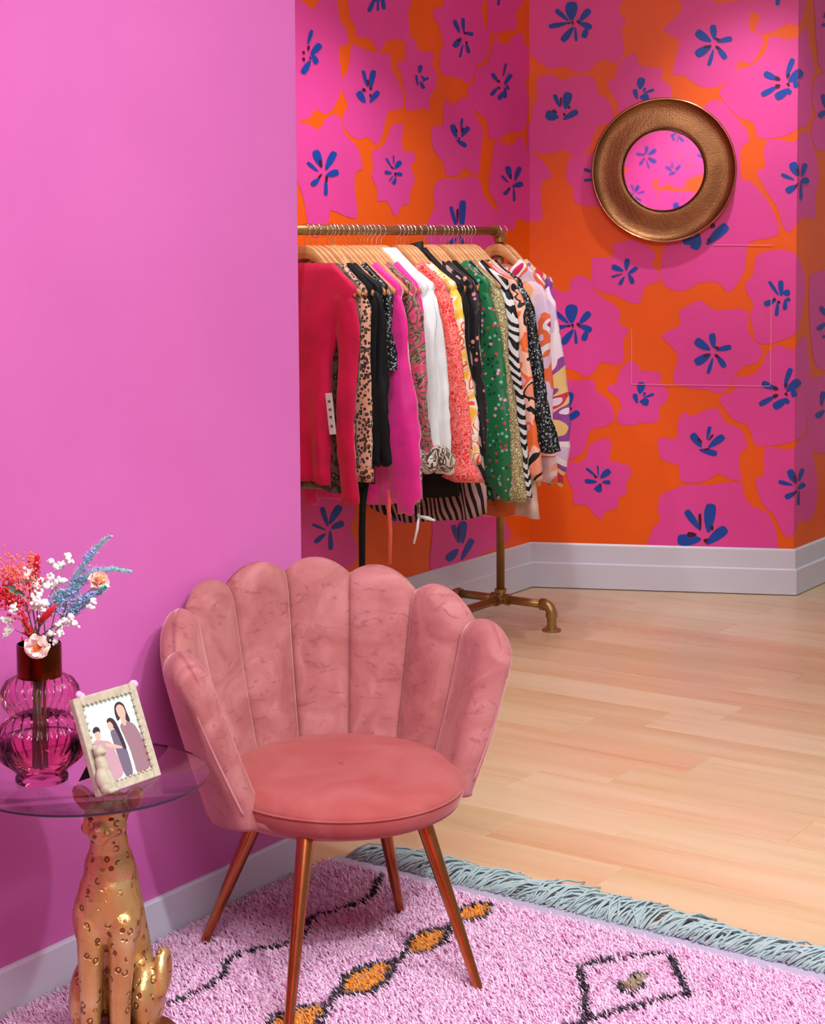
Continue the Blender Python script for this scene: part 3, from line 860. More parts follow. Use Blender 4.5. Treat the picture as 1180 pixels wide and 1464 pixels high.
def hanger(px, twist=0.0, label=None, dz=0.0):
    e = empty('clothes_hanger', RAILW(rail_s(px)) + ZA * dz, -ANG + twist)
    if label: tagp(e, label, 'hanger', 'wooden hangers on the pipe rail')
    else:
        bunch = 'left' if px < 550 else 'middle' if px < 622 else 'right'
        tagp(e, 'pale wooden hanger with chrome hook in the %s bunch on the rail' % bunch, 'hanger', 'wooden hangers in the %s bunch' % bunch)
    for nm, me in (('yoke', YOKE), ('hook', HOOK)):
        c = bpy.data.objects.new(nm, me); COL.objects.link(c); c.parent = e
    return e

# ------------------------------------------------------------------ fabrics
def fab(name, col, rough=.75, sheen=.3, bumpsc=300, bumpst=.15, var=.12):
    m = NT(name); c = m.co('Object'); n = m.noise(c, 11, 3); b = m.noise(c, bumpsc, 2)
    m.set(color=m.ramp(n.outputs[0], [(.3, lin(*[q * (1 - var) for q in col])), (.7, lin(*col))]), rough=rough, sheen=sheen, spec=.25)
    m.bump(b.outputs[0], bumpst, .002); return m.mat


def fab_leopard(name, base, dark, sc=48, brown=(150, 96, 60)):
    m = NT(name); c = m.co('Object', (1, 1, 1)); v = m.vor(c, sc, 'F1', .8); n = m.noise(c, 30, 2)
    d = m.math('ADD', v.outputs['Distance'], m.math('MULTIPLY', m.math('SUBTRACT', n.outputs[0], .5), .35))
    col = m.ramp(d, [(.0, lin(*brown)), (.13, lin(*brown)), (.16, lin(*dark)), (.46, lin(*dark)), (.50, lin(*base))])
    m.set(color=col, rough=.75, sheen=.3); return m.mat


def fab_zebra(name, light, dark, sc=26, rot=(0, .9, 0), rough=.55):
    m = NT(name); c = m.co('Object', 1, rot); w = m.n('ShaderNodeTexWave'); w.inputs['Scale'].default_value = sc
    w.inputs['Distortion'].default_value = 5.0; w.inputs['Detail'].default_value = 1.0; w.inputs['Detail Scale'].default_value = .6
    m.l(c, w.inputs['Vector'])
    m.set(color=m.ramp(w.outputs[0], [(.44, lin(*dark)), (.54, lin(*light))]), rough=rough, spec=.3); return m.mat


def fab_glitter(name, base, spark, sc=260, thr=.72, rough=.45, metal=.4):
    m = NT(name); c = m.co('Object'); v = m.vor(c, sc, 'F1', 1.0)
    sep = m.n('ShaderNodeSeparateColor'); m.l(v.outputs['Color'], sep.inputs[0])
    col = m.ramp(sep.outputs[0], [(.0, lin(*[q * .6 for q in base])), (thr - .1, lin(*base)), (thr, lin(*spark)), (1, lin(*spark))])  # bright random cells paint the sparkle into the cloth colour
    m.set(color=col, rough=rough, metal=metal, spec=.5)
    nm = m.n('ShaderNodeBump'); nm.inputs['Strength'].default_value = .6; nm.inputs['Distance'].default_value = .004
    m.l(sep.outputs[1], nm.inputs['Height']); m.l(nm.outputs[0], m.b.inputs['Normal']); return m.mat


def fab_blobs(name, cols, sc=16, rough=.6, dist=1.5, sharp=True, sheen=.2):
    """patches of several colours with curling edges"""
    m = NT(name); c = m.co('Object'); n = m.noise(c, sc, 1.5, .5, dist)
    k = len(cols); lo, hi = .32, .68
    st = [(0 if i == 0 else lo + (hi - lo) * i / k, lin(*q)) for i, q in enumerate(cols)]
    m.set(color=m.ramp(n.outputs[0], st, 'CONSTANT' if sharp else 'LINEAR'), rough=rough, sheen=sheen, spec=.3); return m.mat


def fab_floral(name, base, petalc, line, sc=34, thr=.42):
    m = NT(name); c = m.co('Object'); n = m.noise(c, 40, 1)
    mixv = m.n('ShaderNodeVectorMath'); mixv.operation = 'MULTIPLY_ADD'
    mixv.inputs[1].default_value = (.03, .03, .03); m.l(n.outputs['Color'], mixv.inputs[0]); m.l(c, mixv.inputs[2])
    v = m.vor(mixv.outputs[0], sc, 'F1', .9); e = m.vor(mixv.outputs[0], sc, 'DISTANCE_TO_EDGE', .9)
    v2 = m.vor(mixv.outputs[0], sc * 2.3, 'DISTANCE_TO_EDGE', 1.)
    col = m.ramp(v.outputs['Distance'], [(0, lin(*line)), (.1, lin(*line)), (.13, lin(*petalc)), (thr, lin(*petalc)), (thr + .06, lin(*base))])
    col = m.mix(m.ramp(v2.outputs['Distance'], [(.0, WHT), (.05, WHT), (.09, BLK)]), col, lin(*line))
    m.set(color=col, rough=.6, sheen=.2, spec=.3); return m.mat


def fab_dots(name, base, dots, sc=70, r=.22, rough=.5):
    m = NT(name); c = m.co('Object'); v = m.vor(c, sc, 'F1', 1.)
    sep = m.n('ShaderNodeSeparateColor'); m.l(v.outputs['Color'], sep.inputs[0])
    st = [(i / len(dots), lin(*q)) for i, q in enumerate(dots)]
    dc = m.ramp(sep.outputs[0], st, 'CONSTANT')
    on = m.math('MULTIPLY', m.math('LESS_THAN', v.outputs['Distance'], r), m.math('GREATER_THAN', sep.outputs[1], .4))
    m.set(color=m.mix(on, lin(*base), dc), rough=rough, sheen=.2, spec=.35); return m.mat


G_CRIM = fab('magenta_knit', (218, 5, 76), .7, .2, 500, .1)
G_LEO = fab_leopard('tan_leopard_knit', (220, 164, 138), (30, 18, 18), 82)
G_BLK = fab('black_velvet', (7, 7, 10), .8, .03)
G_BLK2 = fab('black_crepe', (11, 11, 16), .6, .05)
G_BSEQ = fab_glitter('black_sequin', (7, 7, 10), (170, 190, 200), 230, .93, .4, .2)
G_HOT = fab('hot_pink_crushed_velvet', (255, 36, 166), .5, .6, 70, .4, .16)
G_TAUPE = fab_blobs('rose_satin_with_taupe_scarf_print', [(205, 70, 110), (214, 90, 130), (96, 80, 62), (150, 132, 104), (70, 58, 46), (206, 84, 120)], 13, .3, 2.4)
G_TAUPE2 = fab_blobs('taupe_and_ivory_scarf_print', [(90, 82, 66), (214, 206, 190), (110, 98, 78), (60, 54, 46), (226, 220, 208)], 16, .4, 2.2)
G_WHITE = fab('white_crepe', (238, 248, 252), .5, .2, 200, .08, .05)
G_RED = fab_floral('coral_red_flower_print', (240, 92, 78), (226, 40, 44), (246, 150, 150), 32)
G_YEL = fab_blobs('yellow_orange_white_print', [(246, 196, 60), (250, 214, 90), (244, 244, 236), (236, 96, 40), (246, 236, 220)], 12, .5, 1.6)
G_BFLO = fab_dots('black_blossom_print', (16, 14, 20), [(214, 120, 130), (226, 150, 140), (120, 80, 70), (60, 50, 50)], 46, .34)
G_GREEN = fab_dots('green_print_with_pink_petals', (22, 112, 66), [(226, 150, 190), (30, 70, 56), (196, 60, 80), (16, 60, 44), (120, 190, 170)], 62, .40, .4)
G_GSEQ = fab_glitter('dark_green_sequin', (8, 46, 34), (90, 170, 150), 170, .82, .35, .3)
G_GOLD = fab_glitter('champagne_gold_lurex', (176, 160, 108), (255, 248, 206), 420, .9, .5, .15)
G_ZEB = fab_zebra('black_white_zebra_print', (226, 228, 232), (20, 20, 24), 17, (0, .7, .5))
G_ZEB2 = fab_zebra('mauve_brown_zebra_print', (176, 146, 142), (28, 20, 22), 13, (0, .35, 0), .7)
G_PEACH = fab_blobs('peach_and_black_block_print', [(240, 150, 120), (20, 18, 24), (244, 190, 170), (236, 110, 50), (240, 160, 190)], 7, .5, 1.2)
G_PASTEL = fab_blobs('pastel_abstract_print', [(250, 176, 130), (244, 210, 214), (226, 200, 230), (242, 112, 66), (244, 234, 244), (206, 40, 90), (226, 190, 226)], 5.5, .45, .7)
G_PASTEL2 = fab_blobs('lilac_abstract_print', [(232, 206, 234), (220, 196, 230), (242, 230, 242), (150, 70, 160), (236, 200, 130), (206, 40, 70), (236, 214, 236), (226, 200, 230)], 4, .45, .7)
G_CREAM = fab('cream_chiffon', (238, 206, 194), .5, .2)
G_SATIN = fab('burnt_orange_satin', (232, 110, 50), .25, .1, 60, .1, .2)
G_TAG = plain('white_price_tag', (226, 222, 222), .6)
G_TAGINK = plain('grey_tag_print', (96, 92, 98), .6)
G_TEAL = fab('teal_cotton', (20, 130, 130), .7)


HPX = [436, 444, 452, 462, 469, 478, 485, 493, 500, 507, 515, 520, 525, 531, 538, 545,
       567, 572, 578, 583, 588, 597, 606, 611, 616, 630, 636, 642, 649, 655, 659, 664, 669, 674, 711, 719]
USED = set()


def garment(px, kind, label, cat, mat, hw=.19, wb=.17, Lb=.8, Ls=.66, flare=.05, r0=.062, r1=.045, r2=.035, cuff=None, cuff_mat=None,
            sleeve_mat=None, collar=None, twist=0.0, seed=0, hem=None, y0=0.0, sleeves=(1, -1), thick=.016, swing=.012, neck=False, tap=2.2):
    rg = random.Random(seed * 7 + 3)
    px = min(HPX, key=lambda q: abs(q - px)); USED.add(px)
    if px == 711: hanger(px, twist, 'wooden hanger nearest the elbow at the right end of the rail')
    else: hanger(px, twist)
    e = empty(kind, RAILW(rail_s(px)), -ANG + twist); tagp(e, label, cat, 'garments on the pipe rail')
    top = [(.0, -.046), (.052, -.070), (.075, -.092), (.105, -.118), (.140, -.149), (hw, -.192), (hw + .008, -.212)]
    # body
    mb = MB(); rings = []; n = 34
    levels = [(w + .006, z + .010) for w, z in (top[1:] if neck else top[3:])]
    WL = float(np.dot(UPR, V)) - B_LEFT - .035       # room left on the wall side
    ph = [rg.uniform(0, 6.28) for _ in range(4)]
    N = 16
    for i in range(1, N + 1):
        t = i / N; z = -.212 - (Lb - .212) * t
        w = hw + .008 + (wb - hw - .008) * min(1, (t * tap)) ** .7
        if hem == 'flare': w = wb * (.72 + .28 * t) if t > .2 else hw
        levels.append((w, z))
    for li, (w, z) in enumerate(levels):
        dip = 0.0 if neck or neck is None else (.060, .036, .016, .004, 0)[min(li, 4)]
        t = max(0, min(1, (-z - .08) / (Lb - .08))); ring = []
        th = thick * (.85 + .4 * min(1, t * 3))
        for k in range(n):
            a = 2 * math.pi * k / n; ca, sa = math.cos(a), math.sin(a)
            x = w * (abs(ca) ** .8) * (1 if ca >= 0 else -1)
            if x < 0: x = max(x, -WL + .02 * abs(sa))
            fold = .012 * t * (math.sin(x * 46 + ph[0] + z * 3) + .6 * math.sin(x * 83 + ph[1] - z * 4))
            y = th * (abs(sa) ** (.6 if t > .25 else .22)) * (1 if sa >= 0 else -1) + fold + y0 * t + .004 * math.sin(z * 18 + ph[2])
            ring.append((x, y, z + (.008 * math.sin(x * 21 + ph[3]) if t > .98 else 0) + - dip * (1 - (x / w) ** 2) + (.06 * (x / w) ** 2 * t * t if hem == 'flare' and wb < .3 else 0)))
        rings.append(ring)
    mb.rings(rings, True)
    body = mb.build('body', mat, e)
    # sleeves
    for sg in sleeves:
        mb = MB(); rings = []; m = 18; n2 = 26
        fl = flare if sg > 0 else 0.0; hwl = hw if sg > 0 else min(hw, WL - .045)
        phs = [rg.uniform(0, 6.28) for _ in range(4)]
        for i in range(n2 + 1):
            t = i / n2
            x = (hwl - .045) + .02 * min(1, t * 6) + fl * (t ** .9); z = -.176 - Ls * t - .01 * (1 - t)
            y = -swing * math.sin(t * 2.4) + .006 * math.sin(t * 9 + phs[0]) + y0 * t
            r = r0 + (r1 - r0) * min(1, t / .35) if t < .35 else r1 + (r2 - r1) * ((t - .35) / .65)
            if cuff == 'ruffle' and t > .84: r = r2 * (.86 if t < .88 else .86 + (t - .88) * 7.0)
            if cuff == 'balloon': r = r1 * (1 + .35 * math.sin(max(0, t - .3) / .7 * math.pi) ** 1.5) if t < .95 else r2 * .7
            if t < .1: r *= .12 + .88 * math.sqrt(1 - (1 - t / .1) ** 2)
            if sg < 0: r = min(r, .042)
            ring = []
            for k in range(m):
                a = 2 * math.pi * k / m
                w_ = 1 + .10 * math.sin(3 * a + 7 * t + phs[1]) + .06 * math.sin(t * 34 + 2 * a + phs[2] + 3 * math.sin(t * 9)) * (t > .1) + .05 * math.sin(5 * a - 11 * t + phs[0])
                if cuff == 'ruffle' and t > .88: w_ += .16 * math.sin(9 * a)
                ring.append((sg * (x + r * w_ * math.cos(a)), y + r * (.26 + .2 * min(1, t * 2)) * w_ * math.sin(a), z + (.006 * math.sin(3 * a + phs[3]) if i == n2 else 0)))
            rings.append(ring)
        mb.rings(rings, True)
        sl = mb.build('sleeve', sleeve_mat or mat, e)
        if cuff == 'band' or (cuff == 'balloon' and cuff_mat):
            mb = MB(); c0 = np.array([sg * (hw - .025 + fl), y, z])
            rc = [[(c0[0] + (r2 * 1.12) * math.cos(a), c0[1] + r2 * .56 * math.sin(a), c0[2] + dz_) for a in [2 * math.pi * k / 16 for k in range(16)]] for dz_ in (.012, -.03)]
            mb.rings(rc); mb.build('cuff', cuff_mat or mat, sl)
    if collar:
        mb = MB(); h = collar
        rings = []
        for t, ww, tt in ((0, .060, .020), (.5, .054, .022), (1, .050, .024)):
            rings.append([(ww * math.cos(a), tt * math.sin(a), -.125 + h * t + .012 * math.cos(a) * t) for a in [2 * math.pi * k / 20 for k in range(20)]])
        for t, ww, tt in ((1, .046, .020), (.2, .048, .016)):
            rings.append([(ww * math.cos(a), tt * math.sin(a), -.125 + h * t + .012 * math.cos(a) * t) for a in [2 * math.pi * k / 20 for k in range(20)]])
        mb.rings(rings, False); mb.build('collar', mat, e)
    return e


def cord(e, pts, r, mat, name='tie_cord'):
    mb = MB(); mb.tube(pts, r, 7); return mb.build(name, mat, e)


def wpt(e, px, py, dx=.0):
    """local point of garment e in its own hanging plane seen at a photo pixel (for placing trims)"""
    a = e.rotation_euler.z; nrm = np.array([-math.sin(a), math.cos(a), 0])
    p = onplane(px, py, np.array(e.location) - nrm * dx, nrm); d = p - np.array(e.location)
    c, s = math.cos(a), math.sin(a)
    return np.array([d[0] * c + d[1] * s, -d[0] * s + d[1] * c, d[2]])


hanger(475, -.36, 'empty wooden hanger turned outwards above the black garments', .002)

g = garment(436, 'knit_sweater', 'plain magenta knit sweater hanging nearest the pink wall', 'sweater', G_CRIM, .195, .098, .84, .72, .008, .056, .038, .032, neck=None, tap=2.8, seed=1)
t0 = wpt(g, 470, 562, .05); t1 = wpt(g, 476, 621, .05)
mb = MB(); ex = (t1 - t0); L_ = np.linalg.norm(ex); ex /= L_; R_ = np.stack([np.cross(np.array([0, 1., 0]), ex), np.array([0, 1., 0]), ex], 1)
mb.box((t0 + t1) / 2, (.026, .0015, L_), R_); tg = mb.build('price_tag', G_TAG, g, smooth=False)
mb = MB()
for q in (-.3, -.1, .08, .3): mb.box((t0 + t1) / 2 + ex * L_ * q + np.array([0, -.0014, 0]), (.010, .001, .008), R_)
mb.build('tag_print', G_TAGINK, tg, smooth=False)['kind'] = 'stuff'
g = garment(447, 'leopard_lined_blouse', 'black top with dark leopard lining behind the magenta sweater', 'top', fab_leopard('brown_leopard_satin', (96, 60, 44), (14, 10, 10), 40), .185, .17, .86, .6, .0, .05, .04, .03, seed=2)
g = garment(455, 'leopard_cardigan', 'tan leopard spotted cardigan with black spots', 'cardigan', G_LEO, .19, .15, .78, .62, .03, .058, .046, .036, seed=3, cuff='band', cuff_mat=fab_leopard('tan_leopard_rib', (200, 130, 96), (40, 20, 16), 70))
g = garment(463, 'velvet_dress', 'black velvet dress with a long hanging sash', 'dress', G_BLK, .19, .17, .86, .6, .03, .055, .045, .036, seed=4)
cord(g, [wpt(g, 520, 690, .0), wpt(g, 519, 720, .0), wpt(g, 518, 760, .0), wpt(g, 518, 818, .0)], [.02, .012, .012, .011], G_BLK, 'sash')
g = garment(472, 'black_blazer', 'black blazer with a smooth padded shoulder', 'blazer', G_BLK2, .205, .18, .84, .60, .035, .06, .05, .042, seed=5, collar=.03)
g = garment(485, 'sequin_tee', 'black sequined short sleeved top beside the hot pink velvet', 'top', G_BSEQ, .19, .17, .78, .29, .03, .05, .045, .046, seed=6)
g = garment(500, 'velvet_blouse', 'hot pink crushed velvet blouse with a braided drawstring', 'blouse', G_HOT, .20, .19, .93, .78, .055, .06, .055, .046, seed=7, cuff='balloon')
cord(g, [wpt(g, 557, 700, .02), wpt(g, 556, 730, .02), wpt(g, 558, 760, .02), wpt(g, 557, 806, .02)], .0075, fab('coral_braid', (240, 96, 76)), 'drawstring')
g = garment(520, 'satin_blouse', 'rose satin blouse with taupe scarf print and tied cuff', 'blouse', G_TAUPE, .205, .19, .93, .62, .075, .06, .052, .05, seed=8, twist=-.04)
bow = g
g = garment(531, 'pink_top', 'plain deep pink top with a low hem between printed blouses', 'top', G_HOT, .19, .21, .93, .5, .03, .05, .04, .03, seed=28)
g = garment(539, 'white_shirt', 'white shirt with a stand collar, left of the pair', 'shirt', G_WHITE, .205, .18, .80, .62, .05, .062, .05, .04, seed=9, collar=.05, neck=True)
g = garment(545, 'white_shirt', 'white shirt with loose sleeve, right of the pair beside red florals', 'shirt', G_WHITE, .21, .18, .80, .66, .085, .062, .05, .036, seed=10, collar=.04, neck=True)
g = garment(567, 'floral_blouse', 'coral red floral blouse with a ruffled cuff', 'blouse', G_RED, .205, .18, .80, .69, .125, .066, .056, .048, seed=11, cuff='ruffle', twist=-.06)
g = garment(578, 'printed_blouse', 'yellow, orange and white printed blouse behind the coral floral one', 'blouse', G_YEL, .205, .18, .8, .64, .105, .06, .05, .044, seed=12)
g = garment(588, 'tailored_jacket', 'black jacket with upstanding collar among the printed blouses', 'jacket', G_BLK2, .21, .20, .95, .6, .04, .06, .05, .045, seed=13, collar=.075, neck=True)
g = garment(597, 'zebra_tunic', 'mauve and black zebra print tunic with a wide low hem', 'tunic', G_ZEB2, .19, .29, 1.06, .5, .03, .05, .04, .03, seed=14, hem='flare')
g = garment(606, 'blossom_blouse', 'black blouse scattered with pink blossoms', 'blouse', G_BFLO, .205, .18, .8, .62, .06, .06, .046, .036, seed=15)
g = garment(616, 'black_shift', 'plain black shift showing its hem above the zebra tunic', 'dress', G_BLK, .19, .21, .93, .5, .02, .05, .04, .03, seed=16)
g = garment(628, 'green_dress', 'green printed dress with pink petals and dark sequined cuff', 'dress', G_GREEN, .205, .18, .97, .80, .085, .064, .052, .05, seed=17, cuff='balloon')
g = garment(638, 'sequin_skirt_top', 'dark green sequined top peeping below the green sleeve', 'top', G_GSEQ, .19, .22, .985, .5, .02, .05, .04, .03, seed=18)
g = garment(644, 'lurex_sweater', 'champagne gold glittering sweater with a full sleeve', 'sweater', G_GOLD, .205, .19, .96, .81, .125, .068, .056, .05, seed=19, twist=-.08)
g = garment(655, 'zebra_blouse', 'black and white zebra striped blouse behind the gold sweater', 'blouse', G_ZEB, .21, .18, .9, .80, .10, .06, .046, .04, seed=20)
g = garment(661, 'satin_slip', 'burnt orange satin slip with its hem by the rack upright', 'slip', G_SATIN, .19, .235, 1.06, .4, .0, .05, .04, .03, seed=21, sleeves=())
g = garment(664, 'colour_block_blouse', 'peach, orange and black block print blouse', 'blouse', G_PEACH, .215, .2, .9, .74, .12, .06, .046, .04, seed=22)
g = garment(670, 'chiffon_tunic', 'cream chiffon tunic with the lowest straight hem on the right', 'tunic', G_CREAM, .20, .315, 1.07, .4, .05, .05, .04, .03, seed=23, hem='flare')
g = garment(674, 'sequin_jacket', 'black jacket covered with black sequins and painted glints, wide straight sleeve', 'jacket', G_BSEQ, .215, .2, .85, .64, .145, .068, .06, .062, seed=24, twist=-.05)
g = garment(709, 'abstract_blouse', 'orange and lilac abstract print blouse near the rail elbow', 'blouse', G_PASTEL, .20, .18, .95, .78, .045, .062, .054, .05, seed=25, twist=-.03)
g = garment(719, 'abstract_dress', 'pale lilac abstract print dress at the far right end of the rail', 'dress', G_PASTEL2, .215, .18, .98, .80, .055, .064, .056, .052, seed=26, cuff='balloon', twist=-.03)
# tied scarf cuff of the satin blouse
mb = MB()
c0 = wpt(bow, 622, 655, .045)
mb.ellipsoid(c0 + np.array([.03, 0, .0]), (.055, .025, .042), 18, 12, roty(.5))
mb.ellipsoid(c0 + np.array([-.02, -.01, -.02]), (.05, .024, .034), 18, 12, roty(-.3))
mb.tube([c0 + np.array([-.05, 0, .02]), c0 + np.array([-.075, -.01, -.03]), c0 + np.array([-.06, -.02, -.08])], [.03, .03, .012], 12)
b_ = mb.build('scarf_cuff', G_TAUPE2, bow)
cord(bow, [wpt(bow, 603, 660, .07), wpt(bow, 600, 700, .07), wpt(bow, 598, 742, .07)], [.006, .005, .005], G_TAUPE2, 'tie_cord')
cord(bow, [wpt(bow, 599, 738, .07), wpt(bow, 612, 741, .07), wpt(bow, 622, 744, .07)], [.004, .007, .003], G_WHITE, 'tie_end')
cord(bow, [wpt(bow, 599, 738, .07), wpt(bow, 597, 755, .07), wpt(bow, 592, 777, .07)], [.004, .005, .004], G_WHITE, 'tie_end')

# hangers left without a visible garment
for p_ in HPX:
    if p_ not in USED: hanger(p_, random.Random(p_).uniform(-.05, .03))

# ------------------------------------------------------------------ shell armchair
CH = np.array([-.160, 3.577, 0]); CPSI = math.radians(24.8); DL = math.radians(27.0)
PILE = .020
chair = empty('shell_armchair', CH, CPSI)
tagp(chair, 'dusty rose velvet shell chair with scalloped back on copper legs', 'armchair')
# local frame: +y towards the back, +x to the sitter-facing right
TOPR = [.334, .350, .352, .362]; TOPZ = [.787, .764, .728, .676]; VALZ = [.760, .747, .713, .660, .628]


def interp(x, xs, ys): return float(np.interp(x, xs, ys))


def shell_mid(ph, t, zt):
    """mid surface of the shell: angle from back centre, height fraction"""
    z0 = .311 + .014 * max(0, abs(ph) - 3 * DL) / DL
    rt = interp(abs(ph), [DL * .5, DL * 1.5, DL * 2.5, DL * 3.5], TOPR) - .012
    rb = .243
    r = rb + (rt - rb) * t ** 1.02 + .006 * math.sin(t * math.pi)
    z = z0 + (zt - z0) * t
    return r, z


for k in range(-4, 4):
    i_ = k if k >= 0 else -k - 1
    ph0, ph1 = k * DL, (k + 1) * DL
    last = i_ == 3
    mb = MB(); NC, NTT = 26, 40
    outer_first = []
    rings = []
    zk = TOPZ[i_]
    for j in range(NTT + 1):
        t = j / NTT; t = t if t < .75 else .75 + .25 * math.sin((t - .75) / .25 * math.pi / 2)
        ring_in, ring_out = [], []
        for c in range(NC + 1):
            f = .5 - .5 * math.cos(math.pi * c / NC) if last else c / NC     # across the channel
            fan = 1.0
            ph = ph0 + (ph1 - ph0) * f
            cc = 2 * f - 1
            # neighbours' heights give the slope of the scalloped edge
            fr = (f if k >= 0 else 1 - f)    # 0 at the back side, 1 at the arm side
            va, vb = VALZ[i_], VALZ[i_ + 1]
            zt = va + (vb - va) * fr + (zk - (va + vb) / 2) * (1 - abs(cc) ** 2.1)
            ph_e = ph
            if last:
                # the arm ends in a slanting front edge: wider low down
                ext = (1 - t) * math.radians(10) * fr - t * math.radians(1.5) * fr
                ph_e = ph + (ext if k >= 0 else -ext)
            r, z = shell_mid(ph_e, t, zt)
            lobe = (1 - abs(cc) ** 2.6)
            th = .020 + .018 * lobe ** .6
            endr = 1.0
            if t > .88: endr = math.sqrt(max(0, 1 - ((t - .88) / .12) ** 2.0))
            tho = ((.034 if last else .034 if i_ == 2 else .015 - .007 * t) + .006 * lobe) * endr; thi = th * endr
            if last and fr > .80: q = max(0, 1 - ((fr - .80) / .20) ** 2.4) ** .42; tho *= q; thi *= q
            s_, c_ = math.sin(ph_e), math.cos(ph_e)
            tilt = .35
            ring_in.append(((r - thi) * s_, (r - thi) * c_, z + thi * tilt * .3))
            ring_out.append(((r + tho) * s_, (r + tho) * c_, z - tho * tilt * .5 * t))
        rings.append(ring_in + ring_out[::-1])
    mb.rings(rings, True)
    mb.build('back_channel', M_VELVET, chair)
# piping along the two arm fronts
for sg in (-1, 1):
    pts = []
    for j in range(3, 24):
        t = j / 26; ext = (1 - t) * math.radians(10) - t * math.radians(1.5); ph = sg * (4 * DL + ext)
        zt = VALZ[4]
        r, z = shell_mid(ph, t, zt); ph2 = ph - sg * math.radians(2.0); r += .0265 * (1 if t < .8 else max(0, 1 - ((t - .8) / .12) ** 2)); pts.append((r * math.sin(ph2), r * math.cos(ph2), z))
    mb = MB(); mb.tube(pts, .0030, 8); mb.build('piping', M_PIPING, chair)


# seat cushion
def seat_xy(a, r):
    # egg: round at the back, a little longer to the front
    x = .258 * math.sin(a); y = .245 * math.cos(a) if math.cos(a) > 0 else .285 * math.cos(a)
    return x * r, y * r - .002
mb = MB(); rings = []; n = 64
for r, z in [(.60, .320), (.80, .321), (.90, .325), (.955, .333), (.985, .347), (1.0, .362), (.998, .372), (.985, .381), (.94, .392), (.86, .400), (.72, .407), (.5, .412), (.28, .4135), (.12, .4125), (.03, .4105), (.001, .410)]:
    ring = []
    for q in range(n):
        a = 2 * math.pi * q / n; x, y = seat_xy(a, r)
        zz = z + .008 * max(0, math.cos(a)) * r if z > .36 else z
        ring.append((x, y, zz))
    rings.append(ring)
mb.rings(rings, True); mb.build('seat', M_VSEAT, chair)
mb = MB(); pts = [(*seat_xy(a, 1.002), .371 + .008 * max(0, math.cos(a))) for a in [2 * math.pi * q / 72 for q in range(73)]]
mb.tube(pts, .0024, 8, cap=False); mb.build('seat_piping', M_VSEAT, chair)
mb = MB(); mb.ellipsoid((.0, -.03, .4125), (.012, .012, .003), 12, 6); mb.build('seat_button', M_VSEAT, chair)
# shell underside
mb = MB(); rings = []
for r, z in [(.05, .316), (.55, .313), (.80, .313), (.91, .317), (.97, .330), (1.0, .347)]:
    rings.append([((.262 * r) * math.sin(a), (.262 * r) * math.cos(a) + (-.0 if math.cos(a) > 0 else 0), z) for a in [2 * math.pi * q / 48 for q in range(48)]])
mb.rings(rings, True); mb.build('shell_base', M_VELVET, chair)
# legs
feet = {'A': (-.267, .128), 'B': (.184, .100), 'C': (.161, -.332), 'D': (-.246, -.330)}
tops = {'A': (-.160, .035), 'B': (.100, .030), 'C': (.105, -.185), 'D': (-.150, -.185)}
for q in 'ABCD':
    f, t = feet[q], tops[q]
    mb = MB(); b0 = np.array([f[0], f[1], PILE - .012]); b1 = np.array([t[0], t[1], .328])
    mb.tube([b0, b0 + (b1 - b0) * .02, b1], [.0085, .0095, .0175], 18)
    mb.build('leg', M_COPPER, chair, auto=.8)

# ------------------------------------------------------------------ leopard side table
GZ = .546                                    # top face of the glass
TB = gnd(175, 1482, .05)
table = empty('leopard_side_table', (TB[0], TB[1], .012))
tagp(table, 'round glass side table carried by a sitting gold leopard', 'side table')
GC = np.array([-.591 - TB[0], 3.05 - TB[1], 0]); GR = .217
mb = MB(); mb.lathe([(.0, .0), (GR - .002, .0), (GR, .001)], 96, (GC[0], GC[1], GZ - .006 - .012)); mb.lathe([(GR, .005), (GR - .002, .006), (.0, .006)], 96, (GC[0], GC[1], GZ - .006 - .012))
mb.build('glass_top', M_GLASS, table, auto=.6)
mb = MB(); mb.lathe([(GR, .001), (GR + .0004, .003), (GR, .005)], 96, (GC[0], GC[1], GZ - .006 - .012)); mb.build('glass_edge', M_GLASSEDGE, table)
mb = MB(); mb.lathe([(.0, .0), (.104, .0), (.108, .006), (.108, .032), (.103, .040), (.0, .040)], 48); mb.build('base', M_BASEGOLD, table, auto=.6)
YAW = math.radians(-4); RY_ = rotz(YAW); SO = np.array([-.016, .0, .030])
def sp(p): return RY_ @ np.array(p, float) + SO
def cap(mb, p, q, r0, r1, n=5):
    p, q = sp(p), sp(q)
    mb.tube([p + (q - p) * i / n for i in range(n + 1)], [r0 + (r1 - r0) * i / n for i in range(n + 1)], 18)
    mb.ellipsoid(p, (r0,) * 3, 18, 12); mb.ellipsoid(q, (r1,) * 3, 18, 12)
def ell(mb, c, r, R=None):
    RR = RY_ if R is None else RY_ @ R
    mb.ellipsoid(sp(c), r, 18, 12, RR)
mb = MB()
ell(mb, (-.004, -.012, .262), (.056, .048, .088)); ell(mb, (0, -.005, .325), (.047, .042, .060))
cap(mb, (0, -.002, .345), (0, -.010, .405), .038, .031)
cap(mb, (0, .012, .310), (0, .070, .120), .046, .060, 8); ell(mb, (0, .075, .075), (.062, .055, .070))
for s in (-1, 1):
    ell(mb, (s * .056, .035, .070), (.032, .068, .072)); ell(mb, (s * .062, -.030, .020), (.024, .040, .020))
    cap(mb, (s * .030, -.036, .235), (s * .027, -.052, .120), .026, .0205); cap(mb, (s * .027, -.052, .120), (s * .0265, -.060, .018), .0205, .0175)
    ell(mb, (s * .028, -.074, .013), (.021, .032, .0145))
    for tt in (-.010, 0, .010): ell(mb, (s * .028 + tt, -.100, .010), (.0058, .010, .009))
for s in (-1, 1): ell(mb, (s * .036 - .004, -.014, .238), (.027, .036, .060))
